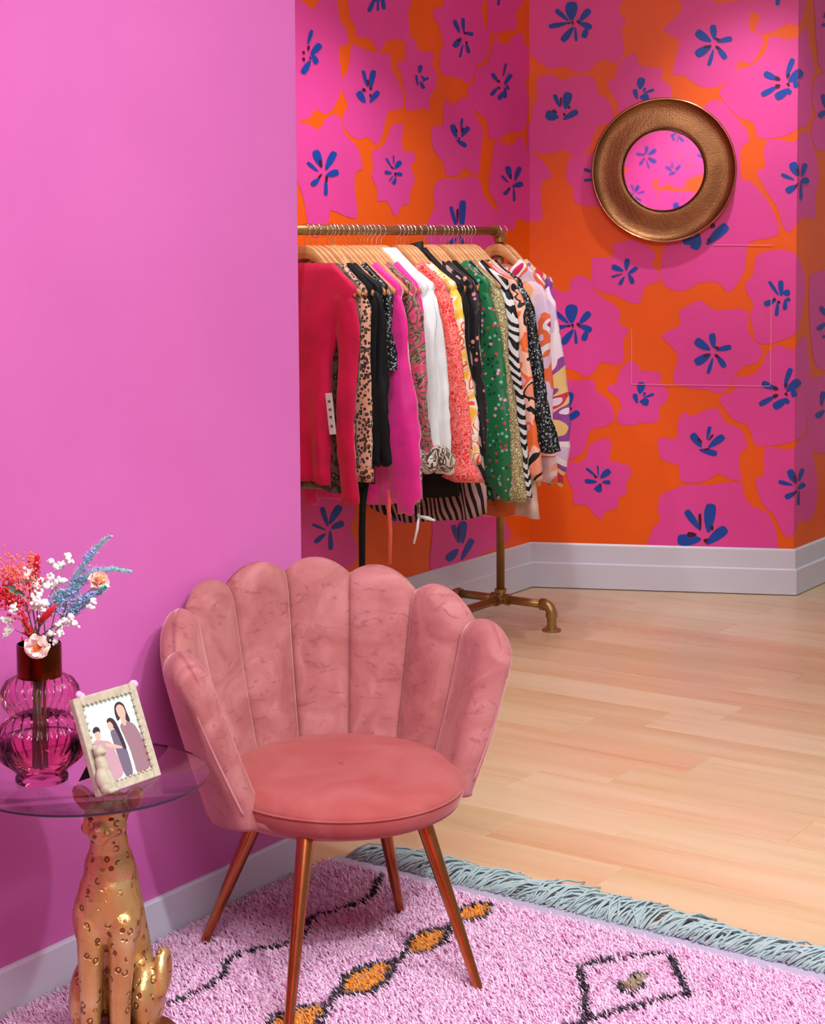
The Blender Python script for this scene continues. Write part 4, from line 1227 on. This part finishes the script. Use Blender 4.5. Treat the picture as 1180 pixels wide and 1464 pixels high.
# head
HL = .008
ell(mb, (0, -.022, .425 + HL), (.0405, .044, .036)); ell(mb, (0, -.010, .440 + HL), (.036, .036, .028))
for s in (-1, 1):
    ell(mb, (s * .022, -.040, .407 + HL), (.020, .022, .016)); ell(mb, (s * .010, -.066, .402 + HL), (.0125, .013, .0105)); ell(mb, (s * .018, -.052, .436 + HL), (.013, .010, .006))
    Re = roty(s * .55) @ rotx(.15)
    ell(mb, (s * .045, -.004, .448 + HL), (.0185, .0080, .030), Re)
ell(mb, (0, -.062, .416 + HL), (.0105, .022, .010)); ell(mb, (0, -.062, .389 + HL), (.013, .013, .008))
# tail curling up over the right haunch
tp = [(.03, .120, .030), (.06, .108, .040), (.080, .085, .085), (.086, .062, .135), (.084, .040, .150), (.084, .018, .120), (.086, .010, .085), (.084, .028, .068)]
tq = catmull(tp, 4)[:-8]
mb.tube([sp(p) for p in tq], [.0115] * (len(tq) - 5) + [.013] * 5, 14)
mb.ellipsoid(sp(tq[-1]), (.0135,) * 3, 12, 8)
leo = remesh_build(mb, 'leopard_figure', M_GOLD, table, .0036, 3)
M_EYE = plain('dark_eye_hollow', (104, 66, 30), .3, .8)
for s in (-1, 1):
    mb = MB(); ell(mb, (s * .0185, -.0605, .4285 + HL), (.0060, .0035, .0032)); mb.build('eye', M_EYE, table)
mb = MB(); ell(mb, (0, -.0835, .417 + HL), (.0062, .004, .0045)); mb.build('nose', plain('pale_gold_nose', (226, 206, 160), .25, .9), table)
for s in (-1, 1):
    mb = MB(); ell(mb, (s * .0465, -.0110, .448 + HL), (.0120, .004, .020), roty(s * .55) @ rotx(.15)); mb.build('ear_hollow', plain('copper_ear', (176, 96, 52), .35, .8), table)

# ------------------------------------------------------------------ ribbed vase
VB = gnd(60, 1116, GZ); VB[2] = GZ + .0005
vase = empty('glass_vase', VB)
tagp(vase, 'pink ribbed double-gourd glass vase with a copper neck', 'vase')
NR_ = 26
def rib(r, z, a):
    d = .10 if .03 < z < .19 else 0.0
    return r * (1 - d * .5 + d * abs(math.cos(NR_ * a / 2)) )
vp = [(.0, .001), (.044, .0), (.047, .003), (.0465, .010), (.043, .017), (.0445, .022), (.056, .029), (.069, .042), (.0775, .058), (.0800, .072), (.0775, .088), (.069, .103), (.057, .114), (.0465, .120), (.0475, .124), (.057, .130), (.065, .142), (.0675, .155), (.065, .169), (.057, .182), (.046, .190), (.0395, .192)]
vin = [(max(.001, r - .0035), z + (.006 if z < .02 else 0)) for r, z in vp[::-1]][:-3]
mb = MB(); mb.lathe(catmull([np.array(p) for p in vp], 1)[:len(vp)], 156, rib=rib); o = mb.build('glass_body', M_VASE, vase)
mb = MB(); mb.lathe([(.030, .010), (.043, .016), (.058, .032), (.070, .050), (.0745, .066), (.073, .078), (.0, .078)], 64)
mb.build('tinted_water', m_glass('rose_water', (.985, .56, .76, 1)), vase)
mb = MB(); mb.lathe([(.0395, .190), (.0395, .247), (.0388, .249), (.0372, .249), (.0368, .247), (.0368, .192)], 48); mb.build('neck', M_VASENECK, vase, auto=.7)

# ------------------------------------------------------------------ flowers standing in the vase
M_STEM = plain('green_stem', (110, 124, 84), .6); M_STEMB = plain('woody_stem', (120, 84, 58), .7)
M_CORAL = plain('coral_astilbe', (248, 128, 112), .7); M_REDF = plain('red_celosia', (214, 34, 40), .7); M_WHTF = plain('white_everlasting', (234, 244, 240), .7)
M_TEALF = m_print('teal_spray_leaf', (150, 208, 206), .3, .7); M_BLUEF = plain('blue_spray_floret', (166, 178, 238), .7); M_PEACH = plain('peach_rose_petal', (250, 206, 192), .6)
M_PEACHD = plain('orange_rose_heart', (240, 130, 50), .6); M_LEAF = plain('sage_leaf', (96, 136, 118), .6); M_ROSEP = plain('pale_pink_rose_petal', (255, 238, 234), .6)
frng = random.Random(12)
VD = VB[1]


def stem_thing(name, label, path, depth, stem_mat, r=.0016):
    """path: photo points from the vase mouth to the tip; the stem also runs down inside the vase"""
    mouth = VB + np.array([frng.uniform(-.022, .022), frng.uniform(-.02, .02), .245])
    foot = VB + np.array([frng.uniform(-.018, .012), frng.uniform(-.02, .02), .024])
    pts = [foot, foot * .35 + mouth * .65 + np.array([0, 0, .0]), mouth]
    pts[1][0] = VB[0] + (pts[1][0] - VB[0]) * .7; pts[1][1] = VB[1] + (pts[1][1] - VB[1]) * .7
    n = len(path)
    for i, (x, y) in enumerate(path): pts.append(atd(x, y, mouth[1] + (depth - mouth[1]) * (i + 1) / n))
    base = empty(name, VB + np.array([0, 0, .02])); tagp(base, label, 'flower', 'cut flowers in the pink vase')
    L = [p - np.array(base.location) for p in pts]
    mb = MB(); mb.tube(L, [r * 1.3] * 3 + [r * (1 - .5 * i / n) for i in range(1, n + 1)], 6); mb.build('stem', stem_mat, base)
    return base, L


def blob(mb, c, r, n=7, m=5, sq=(1, 1, 1)): mb.ellipsoid(c, (r * sq[0], r * sq[1], r * sq[2]), n, m)


def plume(base, pts, mat, name, count, spread, size, taper=True):
    mb = MB(); segs = len(pts) - 1
    for i in range(count):
        t = frng.random(); k = min(segs - 1, int(t * segs)); f = t * segs - k
        p = pts[k] + (pts[k + 1] - pts[k]) * f
        w = spread * ((1 - t) * .9 + .15 if taper else 1)
        d = np.array([frng.gauss(0, 1), frng.gauss(0, 1), frng.gauss(0, 1)]) * w * .5
        blob(mb, p + d, size * frng.uniform(.6, 1.2), 6, 4)
    o_ = mb.build(name, mat, base); o_['kind'] = 'stuff'; return o_


def needles(base, pts, mat, name, count, length):
    mb = MB(); segs = len(pts) - 1
    for i in range(count):
        t = i / count; k = min(segs - 1, int(t * segs)); f = t * segs - k
        p = pts[k] + (pts[k + 1] - pts[k]) * f; ax = pts[k + 1] - pts[k]; ax = ax / np.linalg.norm(ax)
        d = np.array([frng.gauss(0, 1), frng.gauss(0, 1), frng.gauss(0, 1)]); d -= ax * (d @ ax); d /= np.linalg.norm(d)
        tip = p + (d * .8 + ax * .75) * length * (1 - .75 * t) * frng.uniform(.6, 1.15)
        s_ = np.cross(ax, d); w = length * .075
        mb.add([p - s_ * w * .3, p + s_ * w * .3, (p + tip) / 2 + s_ * w, tip, (p + tip) / 2 - s_ * w], [(0, 1, 2, 3, 4)])
    o_ = mb.build(name, mat, base); o_['kind'] = 'stuff'; return o_


D0 = VD
for lab, path, dep, kind in [
    ('broad coral astilbe plume at the left of the bouquet', [(48, 905), (36, 860), (24, 825), (8, 808)], D0 - .02, 'coral'),
    ('upright coral astilbe with thin pale tip above the white flowers', [(52, 900), (42, 845), (40, 815), (45, 787)], D0 + .02, 'tip'),
    ('slender crimson astilbe with the tallest thin red tip', [(56, 900), (50, 850), (51, 818), (54, 795)], D0 - .01, 'tipr'),
    ('red astilbe sprig drooping left over the vase', [(44, 905), (28, 872), (12, 855), (-2, 842)], D0 - .03, 'red'),
    ('short red celosia bud leaning right at the bouquet centre', [(55, 905), (58, 888), (70, 876), (82, 863)], D0 - .05, 'bud'),
    ('deep red astilbe standing low just above the copper neck', [(44, 912), (38, 895), (33, 878)], D0 - .04, 'low'),
]:
    b, L = stem_thing('astilbe', lab, path, dep, M_STEMB)
    P = L[3:]
    if kind == 'coral': plume(b, [L[4], L[5], L[6]], M_CORAL, 'plume', 420, .032, .0024, False)
    elif kind == 'tip': plume(b, [L[5], L[6]], M_CORAL, 'plume', 80, .010, .0018)
    elif kind == 'tipr': plume(b, [L[4], L[5], L[6]], M_REDF, 'plume', 150, .014, .0020)
    elif kind == 'red': plume(b, [L[4], L[5], L[6]], M_REDF, 'plume', 260, .018, .0024, False)
    elif kind == 'bud':
        mb = MB(); mb.tube([L[4], L[5] * .6 + L[4] * .4, L[5] * .8 + L[6] * .2, L[6]], [.004, .0062, .0055, .001], 10); mb.build('bud', M_REDF, b)
    else: plume(b, [L[3], L[4], L[5]], M_REDF, 'plume', 150, .012, .0021)
for lab, path, dep, heads in [
    ('white everlasting cluster reaching highest behind the bouquet', [(68, 880), (84, 830), (92, 808)], D0 + .03, [(97, 795, 6), (73, 802, 5), (80, 810, 5.5), (88, 807, 5), (100, 804, 4)]),
    ('white everlasting cluster among the coral plumes', [(54, 880), (48, 850), (44, 830)], D0, [(38, 822, 7), (48, 826, 6), (58, 830, 6), (34, 828, 5), (50, 836, 6), (43, 818, 5)]),
    ('white everlasting cluster at the centre of the bouquet', [(62, 880), (72, 850), (78, 838)], D0 - .01, [(72, 826, 6), (83, 832, 7), (90, 830, 5), (66, 838, 6), (76, 838, 5)]),
    ('white everlasting cluster below the centre of the bouquet', [(58, 885), (55, 865)], D0 - .03, [(52, 858, 7), (63, 862, 7), (50, 868, 5), (60, 872, 5), (56, 850, 5)]),
    ('round white everlasting heads hanging right above the neck', [(75, 905), (90, 895)], D0 - .05, [(86, 891, 5), (95, 888, 5.5), (106, 891, 5.5), (101, 881, 5), (72, 906, 5), (85, 905, 5), (79, 917, 4.5)]),
    ('white everlasting heads at the far left beside the vase', [(38, 908), (20, 900)], D0 - .02, [(10, 901, 6), (4, 886, 5), (14, 886, 4.5), (8, 908, 4)]),
    ('small white everlasting sprig at the right under the blue spray', [(88, 895), (118, 868), (128, 861)], D0 - .02, [(133, 858, 5), (128, 866, 3.5), (132, 869, 3.5)]),
    ('single white everlasting head at the left amid red sprigs', [(40, 905), (24, 878)], D0 - .05, [(18, 868, 5), (15, 874, 3.5)]),
]:
    b, L = stem_thing('everlasting_flower', lab, path, dep, M_STEM, .0012)
    for (x, y, r) in heads:
        c = atd(x, y, dep + frng.uniform(-.012, .012)) - np.array(b.location); rr_ = r / 820
        mb = MB(); blob(mb, c, rr_, 10, 7, (1, 1, .85))
        for q in range(9): blob(mb, c + np.array([frng.gauss(0, .6), frng.gauss(0, .6), frng.gauss(0, .5)]) * rr_, rr_ * .45, 6, 4)
        mb.tube([L[-1], (L[-1] + c) / 2 + np.array([0, 0, -.002]), c], .0007, 5)
        mb.build('flower_head', M_WHTF, b)
for lab, path, dep in [
    ('tallest blue-teal feathery spray pointing up right', [(82, 900), (95, 862), (108, 830), (124, 800), (138, 782), (157, 766)], D0 + .01),
    ('blue-teal feathery spray bending furthest right', [(84, 900), (98, 855), (112, 832), (136, 818), (160, 813), (187, 817)], D0 + .02),
    ('low blue-teal feathery spray leaning right over the peach rose', [(78, 908), (95, 880), (118, 860), (140, 846), (152, 838)], D0 - .02),
    ('short dense teal spray at the right of the bouquet centre', [(72, 905), (80, 870), (88, 845)], D0 - .015),
]:
    b, L = stem_thing('feathery_spray', lab, path, dep, M_STEM)
    P = L[4:]; needles(b, P, M_TEALF, 'foliage', 300, .024)
    plume(b, P[:max(2, len(P) - 1)], M_BLUEF, 'florets', 240, .016, .0019)


def rose(lab, path, dep, c2, rad, face, m1, m2):
    b, L = stem_thing('rose', lab, path, dep, M_STEM); c = atd(c2[0], c2[1], dep) - np.array(b.location)
    f = np.array(face, float); f /= np.linalg.norm(f); sx = np.cross(f, [0, 0, 1.]); sx /= np.linalg.norm(sx); sy = np.cross(sx, f)
    for layer, (nn, rr_, op) in enumerate([(7, 1.0, 1.0), (6, .78, .75), (5, .55, .5)]):
        for q in range(nn):
            a = 2 * math.pi * q / nn + layer * .5; d = sx * math.cos(a) + sy * math.sin(a); tn = np.cross(f, d)
            g_ = []
            for u_ in np.linspace(0, 1, 6):
                row = []
                for w_ in np.linspace(-1, 1, 7):
                    wid = .62 * rad * math.sin(.35 + u_ * 2.0) * rr_
                    p = c + d * rad * rr_ * (.15 + .85 * math.sin(u_ * 1.5)) + tn * w_ * wid + f * rad * (.75 * (1 - math.cos(u_ * 1.35)) * (1.25 - op) * 1.6 - .25 * w_ * w_ * u_ + .12 * layer)
                    row.append(p)
                g_.append(row)
            mb = MB(); mb.rings(g_, False, False); mb.build('petal', m1, b)
    mb = MB(); blob(mb, c + f * rad * .28, rad * .3, 10, 8)
    for q in range(14): blob(mb, c + f * rad * .45 + (sx * frng.gauss(0, 1) + sy * frng.gauss(0, 1)) * rad * .16, rad * .09, 6, 4)
    mb.build('rose_heart', m2, b)


rose('open pale peach rose with orange heart resting on the copper neck', [(50, 915), (50, 921)], D0 - .052, (53, 924), .0215, (.05, -1, -.12), M_ROSEP, M_PEACHD)
rose('peach rose seen from the side at the right of the bouquet', [(85, 890), (120, 850), (138, 838)], D0 + .0, (141, 831), .019, (.5, -.55, .65), M_PEACH, M_PEACHD)
b, L = stem_thing('leaf_sprig', 'single sage green leaf at the left of the bouquet', [(44, 890), (35, 852)], D0 - .02, M_STEM)
p0, p1 = atd(36, 850, D0 - .02) - np.array(b.location), atd(6, 837, D0 - .03) - np.array(b.location)
mb = MB(); g_ = []
for i in range(8):
    t = i / 7; w = .0075 * math.sin(math.pi * t) ** .8 + .0004; c = p0 + (p1 - p0) * t
    g_.append([c + np.array([0, -.004, w]), c + np.array([0, .001, 0]), c + np.array([0, -.004, -w])])
mb.rings(g_, False, False); mb.build('leaf', M_LEAF, b)

# ------------------------------------------------------------------ picture frame with leopard ornament
fz = GZ + .0006
BLp = gnd(143, 1139, fz); BRp = gnd(231, 1108, fz); ex = BRp - BLp; FWD = np.linalg.norm(ex); ex /= FWD
bk = np.cross(ZA, ex)                                     # away from the viewer
best = None
for ln in np.linspace(.0, .6, 61):
    for hh in np.linspace(.12, .24, 61):
        upv = ZA * math.cos(ln) + bk * math.sin(ln)
        e1 = np.array(proj(BLp + upv * hh)) - (109, 1002); e2 = np.array(proj(BRp + upv * hh)) - (188, 973)
        s_ = e1 @ e1 + e2 @ e2
        if best is None or s_ < best[0]: best = (s_, ln, hh)
_, LEAN, FH = best
upv = ZA * math.cos(LEAN) + bk * math.sin(LEAN); nf = np.cross(ex, upv)   # face normal towards the viewer
if nf[1] > 0: nf = -nf
frame = empty('picture_frame', BLp)
tagp(frame, 'cream picture frame with sitting leopard ornament on the glass table', 'picture frame')
FR = np.stack([ex, upv, nf], 1)
LZ = .0
def fbuild(mb, name, mat, par, **k):
    mb.v = [tuple(FR @ np.array(p)) for p in mb.v]; return mb.build(name, mat, par, **k)
M_CREAM = m_metal('cream_resin', (192, 187, 166), .6, 90, .15, .12, 0.0)
BWd = .0165
for nm, c, sz in (('side_rail', (BWd / 2, FH / 2), (BWd, FH)), ('side_rail', (FWD - BWd / 2, FH / 2), (BWd, FH)), ('top_rail', (FWD / 2, FH - BWd / 2), (FWD - 2 * BWd, BWd)), ('bottom_rail', (FWD / 2, BWd / 2), (FWD - 2 * BWd, BWd))):
    mb = MB(); mb.box((c[0], c[1], -.006), (sz[0], sz[1], .014)); fbuild(mb, nm, M_CREAM, frame, smooth=False, bevel=.0025)
mb = MB()
for i in range(46):
    t = i / 46
    per = [(BWd, BWd), (FWD - BWd, BWd), (FWD - BWd, FH - BWd), (BWd, FH - BWd)]
    seg = t * 4; k_ = int(seg); f_ = seg - k_; p = np.array(per[k_]) * (1 - f_) + np.array(per[(k_ + 1) % 4]) * f_
    mb.ellipsoid((p[0], p[1], .0012), (.0028, .0028, .0018), 8, 5)
o = fbuild(mb, 'beaded_edge', m_metal('antique_gold_beading', (214, 196, 160), .45, 60, .1, .2, .4), frame); o['kind'] = 'stuff'
# the printed photograph: flat print inside the frame
PW_, PH_ = FWD - 2 * BWd, FH - 2 * BWd
def pp(x, y): return (BWd + x * PW_, BWd + y * PH_)
layers = []
def shp(pts, mat, z, sm=4):
    mb = MB(); q = catmull([np.array(pp(*p)) for p in pts], sm) if sm else [np.array(pp(*p)) for p in pts]
    mb.poly([(p[0], p[1], z) for p in q]); layers.append((mb, mat))
M_PSKY = plain('photo_pale_sky', (206, 236, 232), .3); M_PHAIR = plain('photo_dark_hair', (62, 48, 58), .3); M_PSKIN = plain('photo_skin', (230, 178, 162), .3)
M_PDRESS = plain('photo_mauve_dress', (150, 118, 130), .3); M_PTROU = plain('photo_slate_trousers', (112, 104, 124), .3); M_PROSE = plain('photo_rose_dress', (190, 152, 168), .3)
Z0 = -.0035
shp([(0, 0), (1, 0), (1, 1), (0, 1)], M_PSKY, Z0, 0)
shp([(.60, .80), (.64, .90), (.74, .93), (.82, .88), (.84, .78), (.86, .66), (.80, .66), (.72, .74), (.62, .70)], M_PHAIR, Z0 + .0002); shp([(.65, .86), (.72, .895), (.79, .86), (.81, .78), (.78, .71), (.76, .63), (.70, .63), (.68, .72), (.65, .78)], M_PSKIN, Z0 + .0004)
shp([(.64, .64), (.80, .66), (.93, .58), (1.0, .36), (1.0, .05), (.72, .0), (.70, .30), (.66, .48)], M_PDRESS, Z0 + .0002)
shp([(.40, .72), (.46, .77), (.55, .73), (.60, .60), (.64, .36), (.58, .36), (.52, .60)], M_PHAIR, Z0 + .0004); shp([(.40, .70), (.46, .72), (.50, .66), (.46, .61), (.41, .63)], M_PSKIN, Z0 + .0005)
shp([(.42, .60), (.52, .60), (.62, .42), (.64, .20), (.62, .02), (.48, .02), (.44, .22), (.42, .44)], M_PTROU, Z0 + .0003)
shp([(.08, .66), (.14, .71), (.22, .69), (.22, .62), (.14, .62)], M_PHAIR, Z0 + .0002); shp([(.10, .63), (.21, .64), (.20, .55), (.13, .54)], M_PSKIN, Z0 + .0003)
shp([(.06, .54), (.24, .52), (.38, .46), (.42, .30), (.46, .10), (.36, .02), (.12, .02), (.08, .30)], M_PROSE, Z0 + .0002); shp([(.26, .48), (.52, .40), (.54, .36), (.30, .42)], M_PSKIN, Z0 + .0006)
shp([(.64, .30), (.68, .30), (.70, .10), (.66, .04)], M_PSKY, Z0 + .0006)
mbp = MB(); pm = []
for m_, mt_ in layers:
    if mt_ not in pm: pm.append(mt_)
    mbp.cm = pm.index(mt_); mbp.add(m_.v, m_.f)
mbp.v = [tuple(FR @ np.array(p)) for p in mbp.v]; mbp.build('photo_print', pm, frame, smooth=False)
mb = MB(); mb.box((FWD / 2, FH / 2, -.011), (FWD - .008, FH - .008, .004)); fbuild(mb, 'backing_board', plain('black_card', (14, 12, 14), .7), frame, smooth=False)
# easel strut reaching back down to the glass
st0 = BLp + ex * FWD * .42 + upv * FH * .55 - nf * .013
st1 = gnd(*proj(BLp + ex * FWD * .38 + bk * (.085)), fz); st1 = BLp + ex * FWD * .38 + bk * (math.sin(LEAN) * FH * .55 + .055); st1[2] = fz + .001
mb = MB(); a0 = ex * .022
mb.add([p - BLp for p in (st0 - a0 * .5, st0 + a0 * .5, st1 + a0, st1 - a0, st0 - a0 * .5 + bk * .002, st0 + a0 * .5 + bk * .002, st1 + a0 + bk * .002, st1 - a0 + bk * .002)], [(0, 1, 2, 3), (7, 6, 5, 4), (0, 4, 5, 1), (1, 5, 6, 2), (2, 6, 7, 3), (3, 7, 4, 0)])
mb.build('easel_strut', plain('black_velvet_strut', (12, 10, 12), .8), frame, smooth=False)
# leopard ornament on the lower left of the frame
mb = MB()
def fe(c, r): mb.ellipsoid(c, r, 14, 9)
s0 = FH / .19
fe((.012, .012, .012), (.014, .012, .012)); fe((.010, .030, .010), (.015, .022, .013)); fe((.017, .055, .010), (.013, .026, .011)); fe((.018, .080, .012), (.013, .012, .012))
fe((.019, .078, .021), (.008, .006, .006)); fe((.010, .089, .009), (.004, .006, .003)); fe((.026, .089, .009), (.004, .006, .003))
fe((.011, .022, .020), (.005, .020, .005)); fe((.022, .022, .020), (.005, .020, .005)); fe((.012, .003, .022), (.007, .004, .007)); fe((.023, .003, .022), (.007, .004, .007)); fe((.029, .012, .010), (.009, .012, .010))
mb.v = [tuple(FR @ (np.array(p) * s0)) for p in mb.v]
remesh_build(mb, 'leopard_ornament', M_CREAM, frame, .0016, 2)
M_PBALL = m_glass('pale_pink_glass_bead', (.98, .86, .92, 1), gloss_rough=.08)
M_PBALL = plain('pale_pink_pompom', (244, 186, 226), .5, 0)
for x_ in (.18 * FWD, 1.03 * FWD):
    mb = MB()
    for q in range(12): mb.ellipsoid((x_ + frng.gauss(0, .0022), FH + .003 + frng.gauss(0, .0022) - (.006 if x_ > FWD else 0), -.010 + frng.gauss(0, .002)), (.0062,) * 3, 8, 6)
    fbuild(mb, 'pompom', M_PBALL, frame)

# ------------------------------------------------------------------ shag rug
RA1 = 3.240; RA0 = 1.35; RB0 = PW_B + .022; RB1 = -.55
rug = empty('shag_rug', ab((RA0 + RA1) / 2, (RB0 + RB1) / 2))
tagp(rug, 'lilac pink shag rug with black lines, orange diamonds and blue-grey fringe', 'rug')
RO_ = np.array(rug.location)
mb = MB(); c4 = [ab(RA0, RB0), ab(RA1, RB0), ab(RA1, RB1), ab(RA0, RB1)]
mb.rings([[p - RO_ + ZA * z for p in c4] for z in (.001, .008)]); mb.build('backing', M_RUGBASE, rug, smooth=False)
mb = MB(); c4 = [ab(RA1 - .004, RB0 + .004), ab(RA1 + .040, RB0 + .004), ab(RA1 + .040, RB1), ab(RA1 - .004, RB1)]
mb.rings([[p - RO_ + ZA * z for p in c4] for z in (.001, .011)]); mb.build('flatweave_band', M_BAND, rug, smooth=False)
Z6 = ((200, 1170), 2.269); Z7 = ((660, 1170), 2.269)
def rp(zm, pts):
    (ox, oy), s = zm; out = []
    for x, y in pts:
        p = gnd(ox + x / s, oy + y / s, .022); out.append((float(np.dot(p, U)), float(np.dot(p, V))))
    return np.array(out)
LINES = [
 (rp(Z6, [(-60,640),(40,600),(130,575),(215,540),(270,500),(290,450),(330,425),(400,410),(470,400),(535,370),(550,320),(580,300),(640,290),(690,270),(730,260),(765,230),(780,190),(790,172)]), .0075, False),
 (rp(Z6, [(650,555),(675,495),(760,458),(832,455),(810,515),(750,550)]), .0085, True),
 (rp(Z6, [(868,425),(888,368),(960,350),(1012,343),(990,395),(930,420)]), .0075, True),
 (rp(Z6, [(1022,320),(1050,278),(1090,268),(1140,262),(1140,300),(1090,318)]), .007, True),
 (rp(Z6, [(415,690),(440,628),(540,600),(615,586),(597,635),(555,680)]), .0085, True),
 (rp(Z6, [(832,455),(868,425)]), .010, False), (rp(Z6, [(650,560),(615,588)]), .010, False), (rp(Z6, [(1012,343),(1025,325)]), .008, False),
 (rp(Z7, [(390,470),(480,442),(640,425),(682,430),(705,480),(738,556),(620,580),(430,636),(405,600),(410,560),(395,500)]), .0075, True),
 (rp(Z7, [(520,515),(530,548),(560,552),(600,525)]), .005, False), (rp(Z7, [(560,498),(610,485)]), .005, False),
 (rp(Z7, [(405,620),(395,648),(345,655),(310,680)]), .009, False), (rp(Z7, [(395,648),(440,690)]), .009, False),
]
FILLS = [
 (rp(Z6, [(650,555),(675,495),(760,458),(832,455),(810,515),(750,550)]), 'o'), (rp(Z6, [(868,425),(888,368),(960,350),(1012,343),(990,395),(930,420)]), 'o'),
 (rp(Z6, [(1022,320),(1050,278),(1090,268),(1140,262),(1140,300),(1090,318)]), 'o'), (rp(Z6, [(415,690),(440,628),(540,600),(615,586),(597,635),(555,680)]), 'o'),
 (rp(Z7, [(528,520),(560,500),(612,488),(606,516),(562,546),(530,546)]), 't'), (rp(Z7, [(395,648),(345,660),(310,700),(440,700)]), 'o'),
]
rs = np.random.default_rng(5)
NT_ = 150000
# denser where the camera looks
a_ = RA0 + (RA1 - RA0) * rs.random(NT_); b_ = RB0 + (RB1 - RB0) * rs.random(NT_)
keep = (a_ > 1.9) | (rs.random(NT_) < .5); a_, b_ = a_[keep], b_[keep]; n_ = len(a_)
P2 = np.stack([a_, b_], 1)


def seg_dist(P, A, B):
    d = B - A; L = d @ d + 1e-12; t = np.clip(((P - A) @ d) / L, 0, 1); return np.hypot(*(P - A - t[:, None] * d).T)


def inside(P, poly):
    r = np.zeros(len(P), bool); m = len(poly)
    for i in range(m):
        x0, y0 = poly[i]; x1, y1 = poly[(i + 1) % m]
        c = ((y0 > P[:, 1]) != (y1 > P[:, 1])) & (P[:, 0] < (x1 - x0) * (P[:, 1] - y0) / (y1 - y0 + 1e-12) + x0); r ^= c
    return r


jit = P2 + rs.normal(size=P2.shape) * .0022
colr = np.tile(np.array(lin(250, 212, 244)[:3]), (n_, 1))
vr = rs.random(n_)
# yarn tone: clumps of slightly deeper rose yarn
clump = np.sin(a_ * 31 + 2 * np.sin(b_ * 17)) * np.sin(b_ * 37 + 1.7 * np.sin(a_ * 23))
colr = colr * (.90 + .18 * vr)[:, None]
deep = (vr < .10 + .06 * clump); colr[deep] = np.array(lin(226, 156, 208)[:3])
for poly, c in FILLS:
    m = inside(jit, poly); colr[m] = np.array(lin(*((242, 160, 46) if c == 'o' else (178, 164, 132)))[:3]) * (.85 + .3 * rs.random(m.sum()))[:, None]
for pts, w, closed in LINES:
    m = len(pts)
    for i in range(m if closed else m - 1):
        d = seg_dist(jit, pts[i], pts[(i + 1) % m]); q = d < w; colr[q] = np.array(lin(34, 28, 50)[:3]) * (.7 + .6 * rs.random(q.sum()))[:, None]
# each tuft: a bent three-sided yarn end
h = .014 + .009 * rs.random(n_); ang = rs.normal(.9, .8, n_) ; lean = .006 + .010 * rs.random(n_)
W2 = np.stack([U, V])[:, :2]
base = (a_[:, None] * U + b_[:, None] * V)
dirv = np.cos(ang)[:, None] * (-V) + np.sin(ang)[:, None] * (-U)
side = np.stack([-dirv[:, 1], dirv[:, 0], np.zeros(n_)], 1)
r_ = (.0019 + .0007 * rs.random(n_))[:, None]
z3 = np.zeros((n_, 3)); z3[:, 2] = 1
v0 = base + side * r_ + z3 * .006; v1 = base - side * r_ + z3 * .006; v2 = base + dirv * r_ * 1.6 + z3 * .006
mid = base + dirv * (lean * .35)[:, None] + z3 * (h * .75)[:, None]
m0 = mid + side * r_; m1 = mid - side * r_; m2 = mid + dirv * r_ * 1.2 - z3 * .001
tip = base + dirv * lean[:, None] + z3 * h[:, None]
VV = np.stack([v0, v1, v2, m0, m1, m2, tip], 1).reshape(-1, 3) - RO_
ii = (np.arange(n_) * 7)[:, None]
quads = np.concatenate([ii + np.array([[0, 1, 4, 3]]), ii + np.array([[1, 2, 5, 4]]), ii + np.array([[2, 0, 3, 5]])]).reshape(-1, 4)
tris = np.concatenate([ii + np.array([[3, 4, 6]]), ii + np.array([[4, 5, 6]]), ii + np.array([[5, 3, 6]])]).reshape(-1, 3)
me = bpy.data.meshes.new('pile')
nl = quads.size + tris.size
me.vertices.add(len(VV)); me.vertices.foreach_set('co', VV.astype(np.float32).ravel())
me.loops.add(nl); me.loops.foreach_set('vertex_index', np.concatenate([quads.ravel(), tris.ravel()]).astype(np.int32))
me.polygons.add(len(quads) + len(tris))
me.polygons.foreach_set('loop_start', np.concatenate([np.arange(len(quads)) * 4, quads.size + np.arange(len(tris)) * 3]).astype(np.int32))
me.update(calc_edges=True)
ca = me.color_attributes.new('yarn', 'FLOAT_COLOR', 'POINT')
cc_ = np.ones((n_, 7, 4), np.float32); cc_[:, :, :3] = colr[:, None, :]
ca.data.foreach_set('color', cc_.ravel())
me.materials.append(M_PILE); me.validate()
o = bpy.data.objects.new('pile', me); COL.objects.link(o); o.parent = rug; o['kind'] = 'stuff'

# yarn fringe along the far edge
mb = MB(); rf = random.Random(8)
b = RB0 + .03
cl = 0.0
while b < RB1:
    if cl <= 0:
        cl = rf.uniform(.05, .12); cdir = rf.uniform(-.1, .75); clen = rf.uniform(.125, .185)
    st = ab(RA1 + .034 + rf.uniform(-.004, .006), b, rf.uniform(.006, .014))
    L = clen * rf.uniform(.75, 1.1); aa = cdir + rf.gauss(0, .22); d = U * math.cos(aa) + V * math.sin(aa); sd = np.cross(ZA, d)
    pts = []; w0 = rf.uniform(-.5, .5); hgt = rf.uniform(.010, .042)
    for i in range(6):
        t = i / 5; pts.append(st + d * L * t + sd * (.010 * math.sin(t * 3.2 + w0 * 3) * w0 * 2) + ZA * (hgt * math.sin(min(1, t * 1.1) * math.pi) * .8 + .003 * (1 - t)) - ZA * (st[2] - .004) * t)
    mb.tube([p - RO_ for p in pts], [.0024, .0027, .0027, .0026, .0024, .0019], 5)
    stp = rf.uniform(.0016, .0034); b += stp; cl -= stp
o = mb.build('fringe', M_FRINGE, rug); o['kind'] = 'stuff'
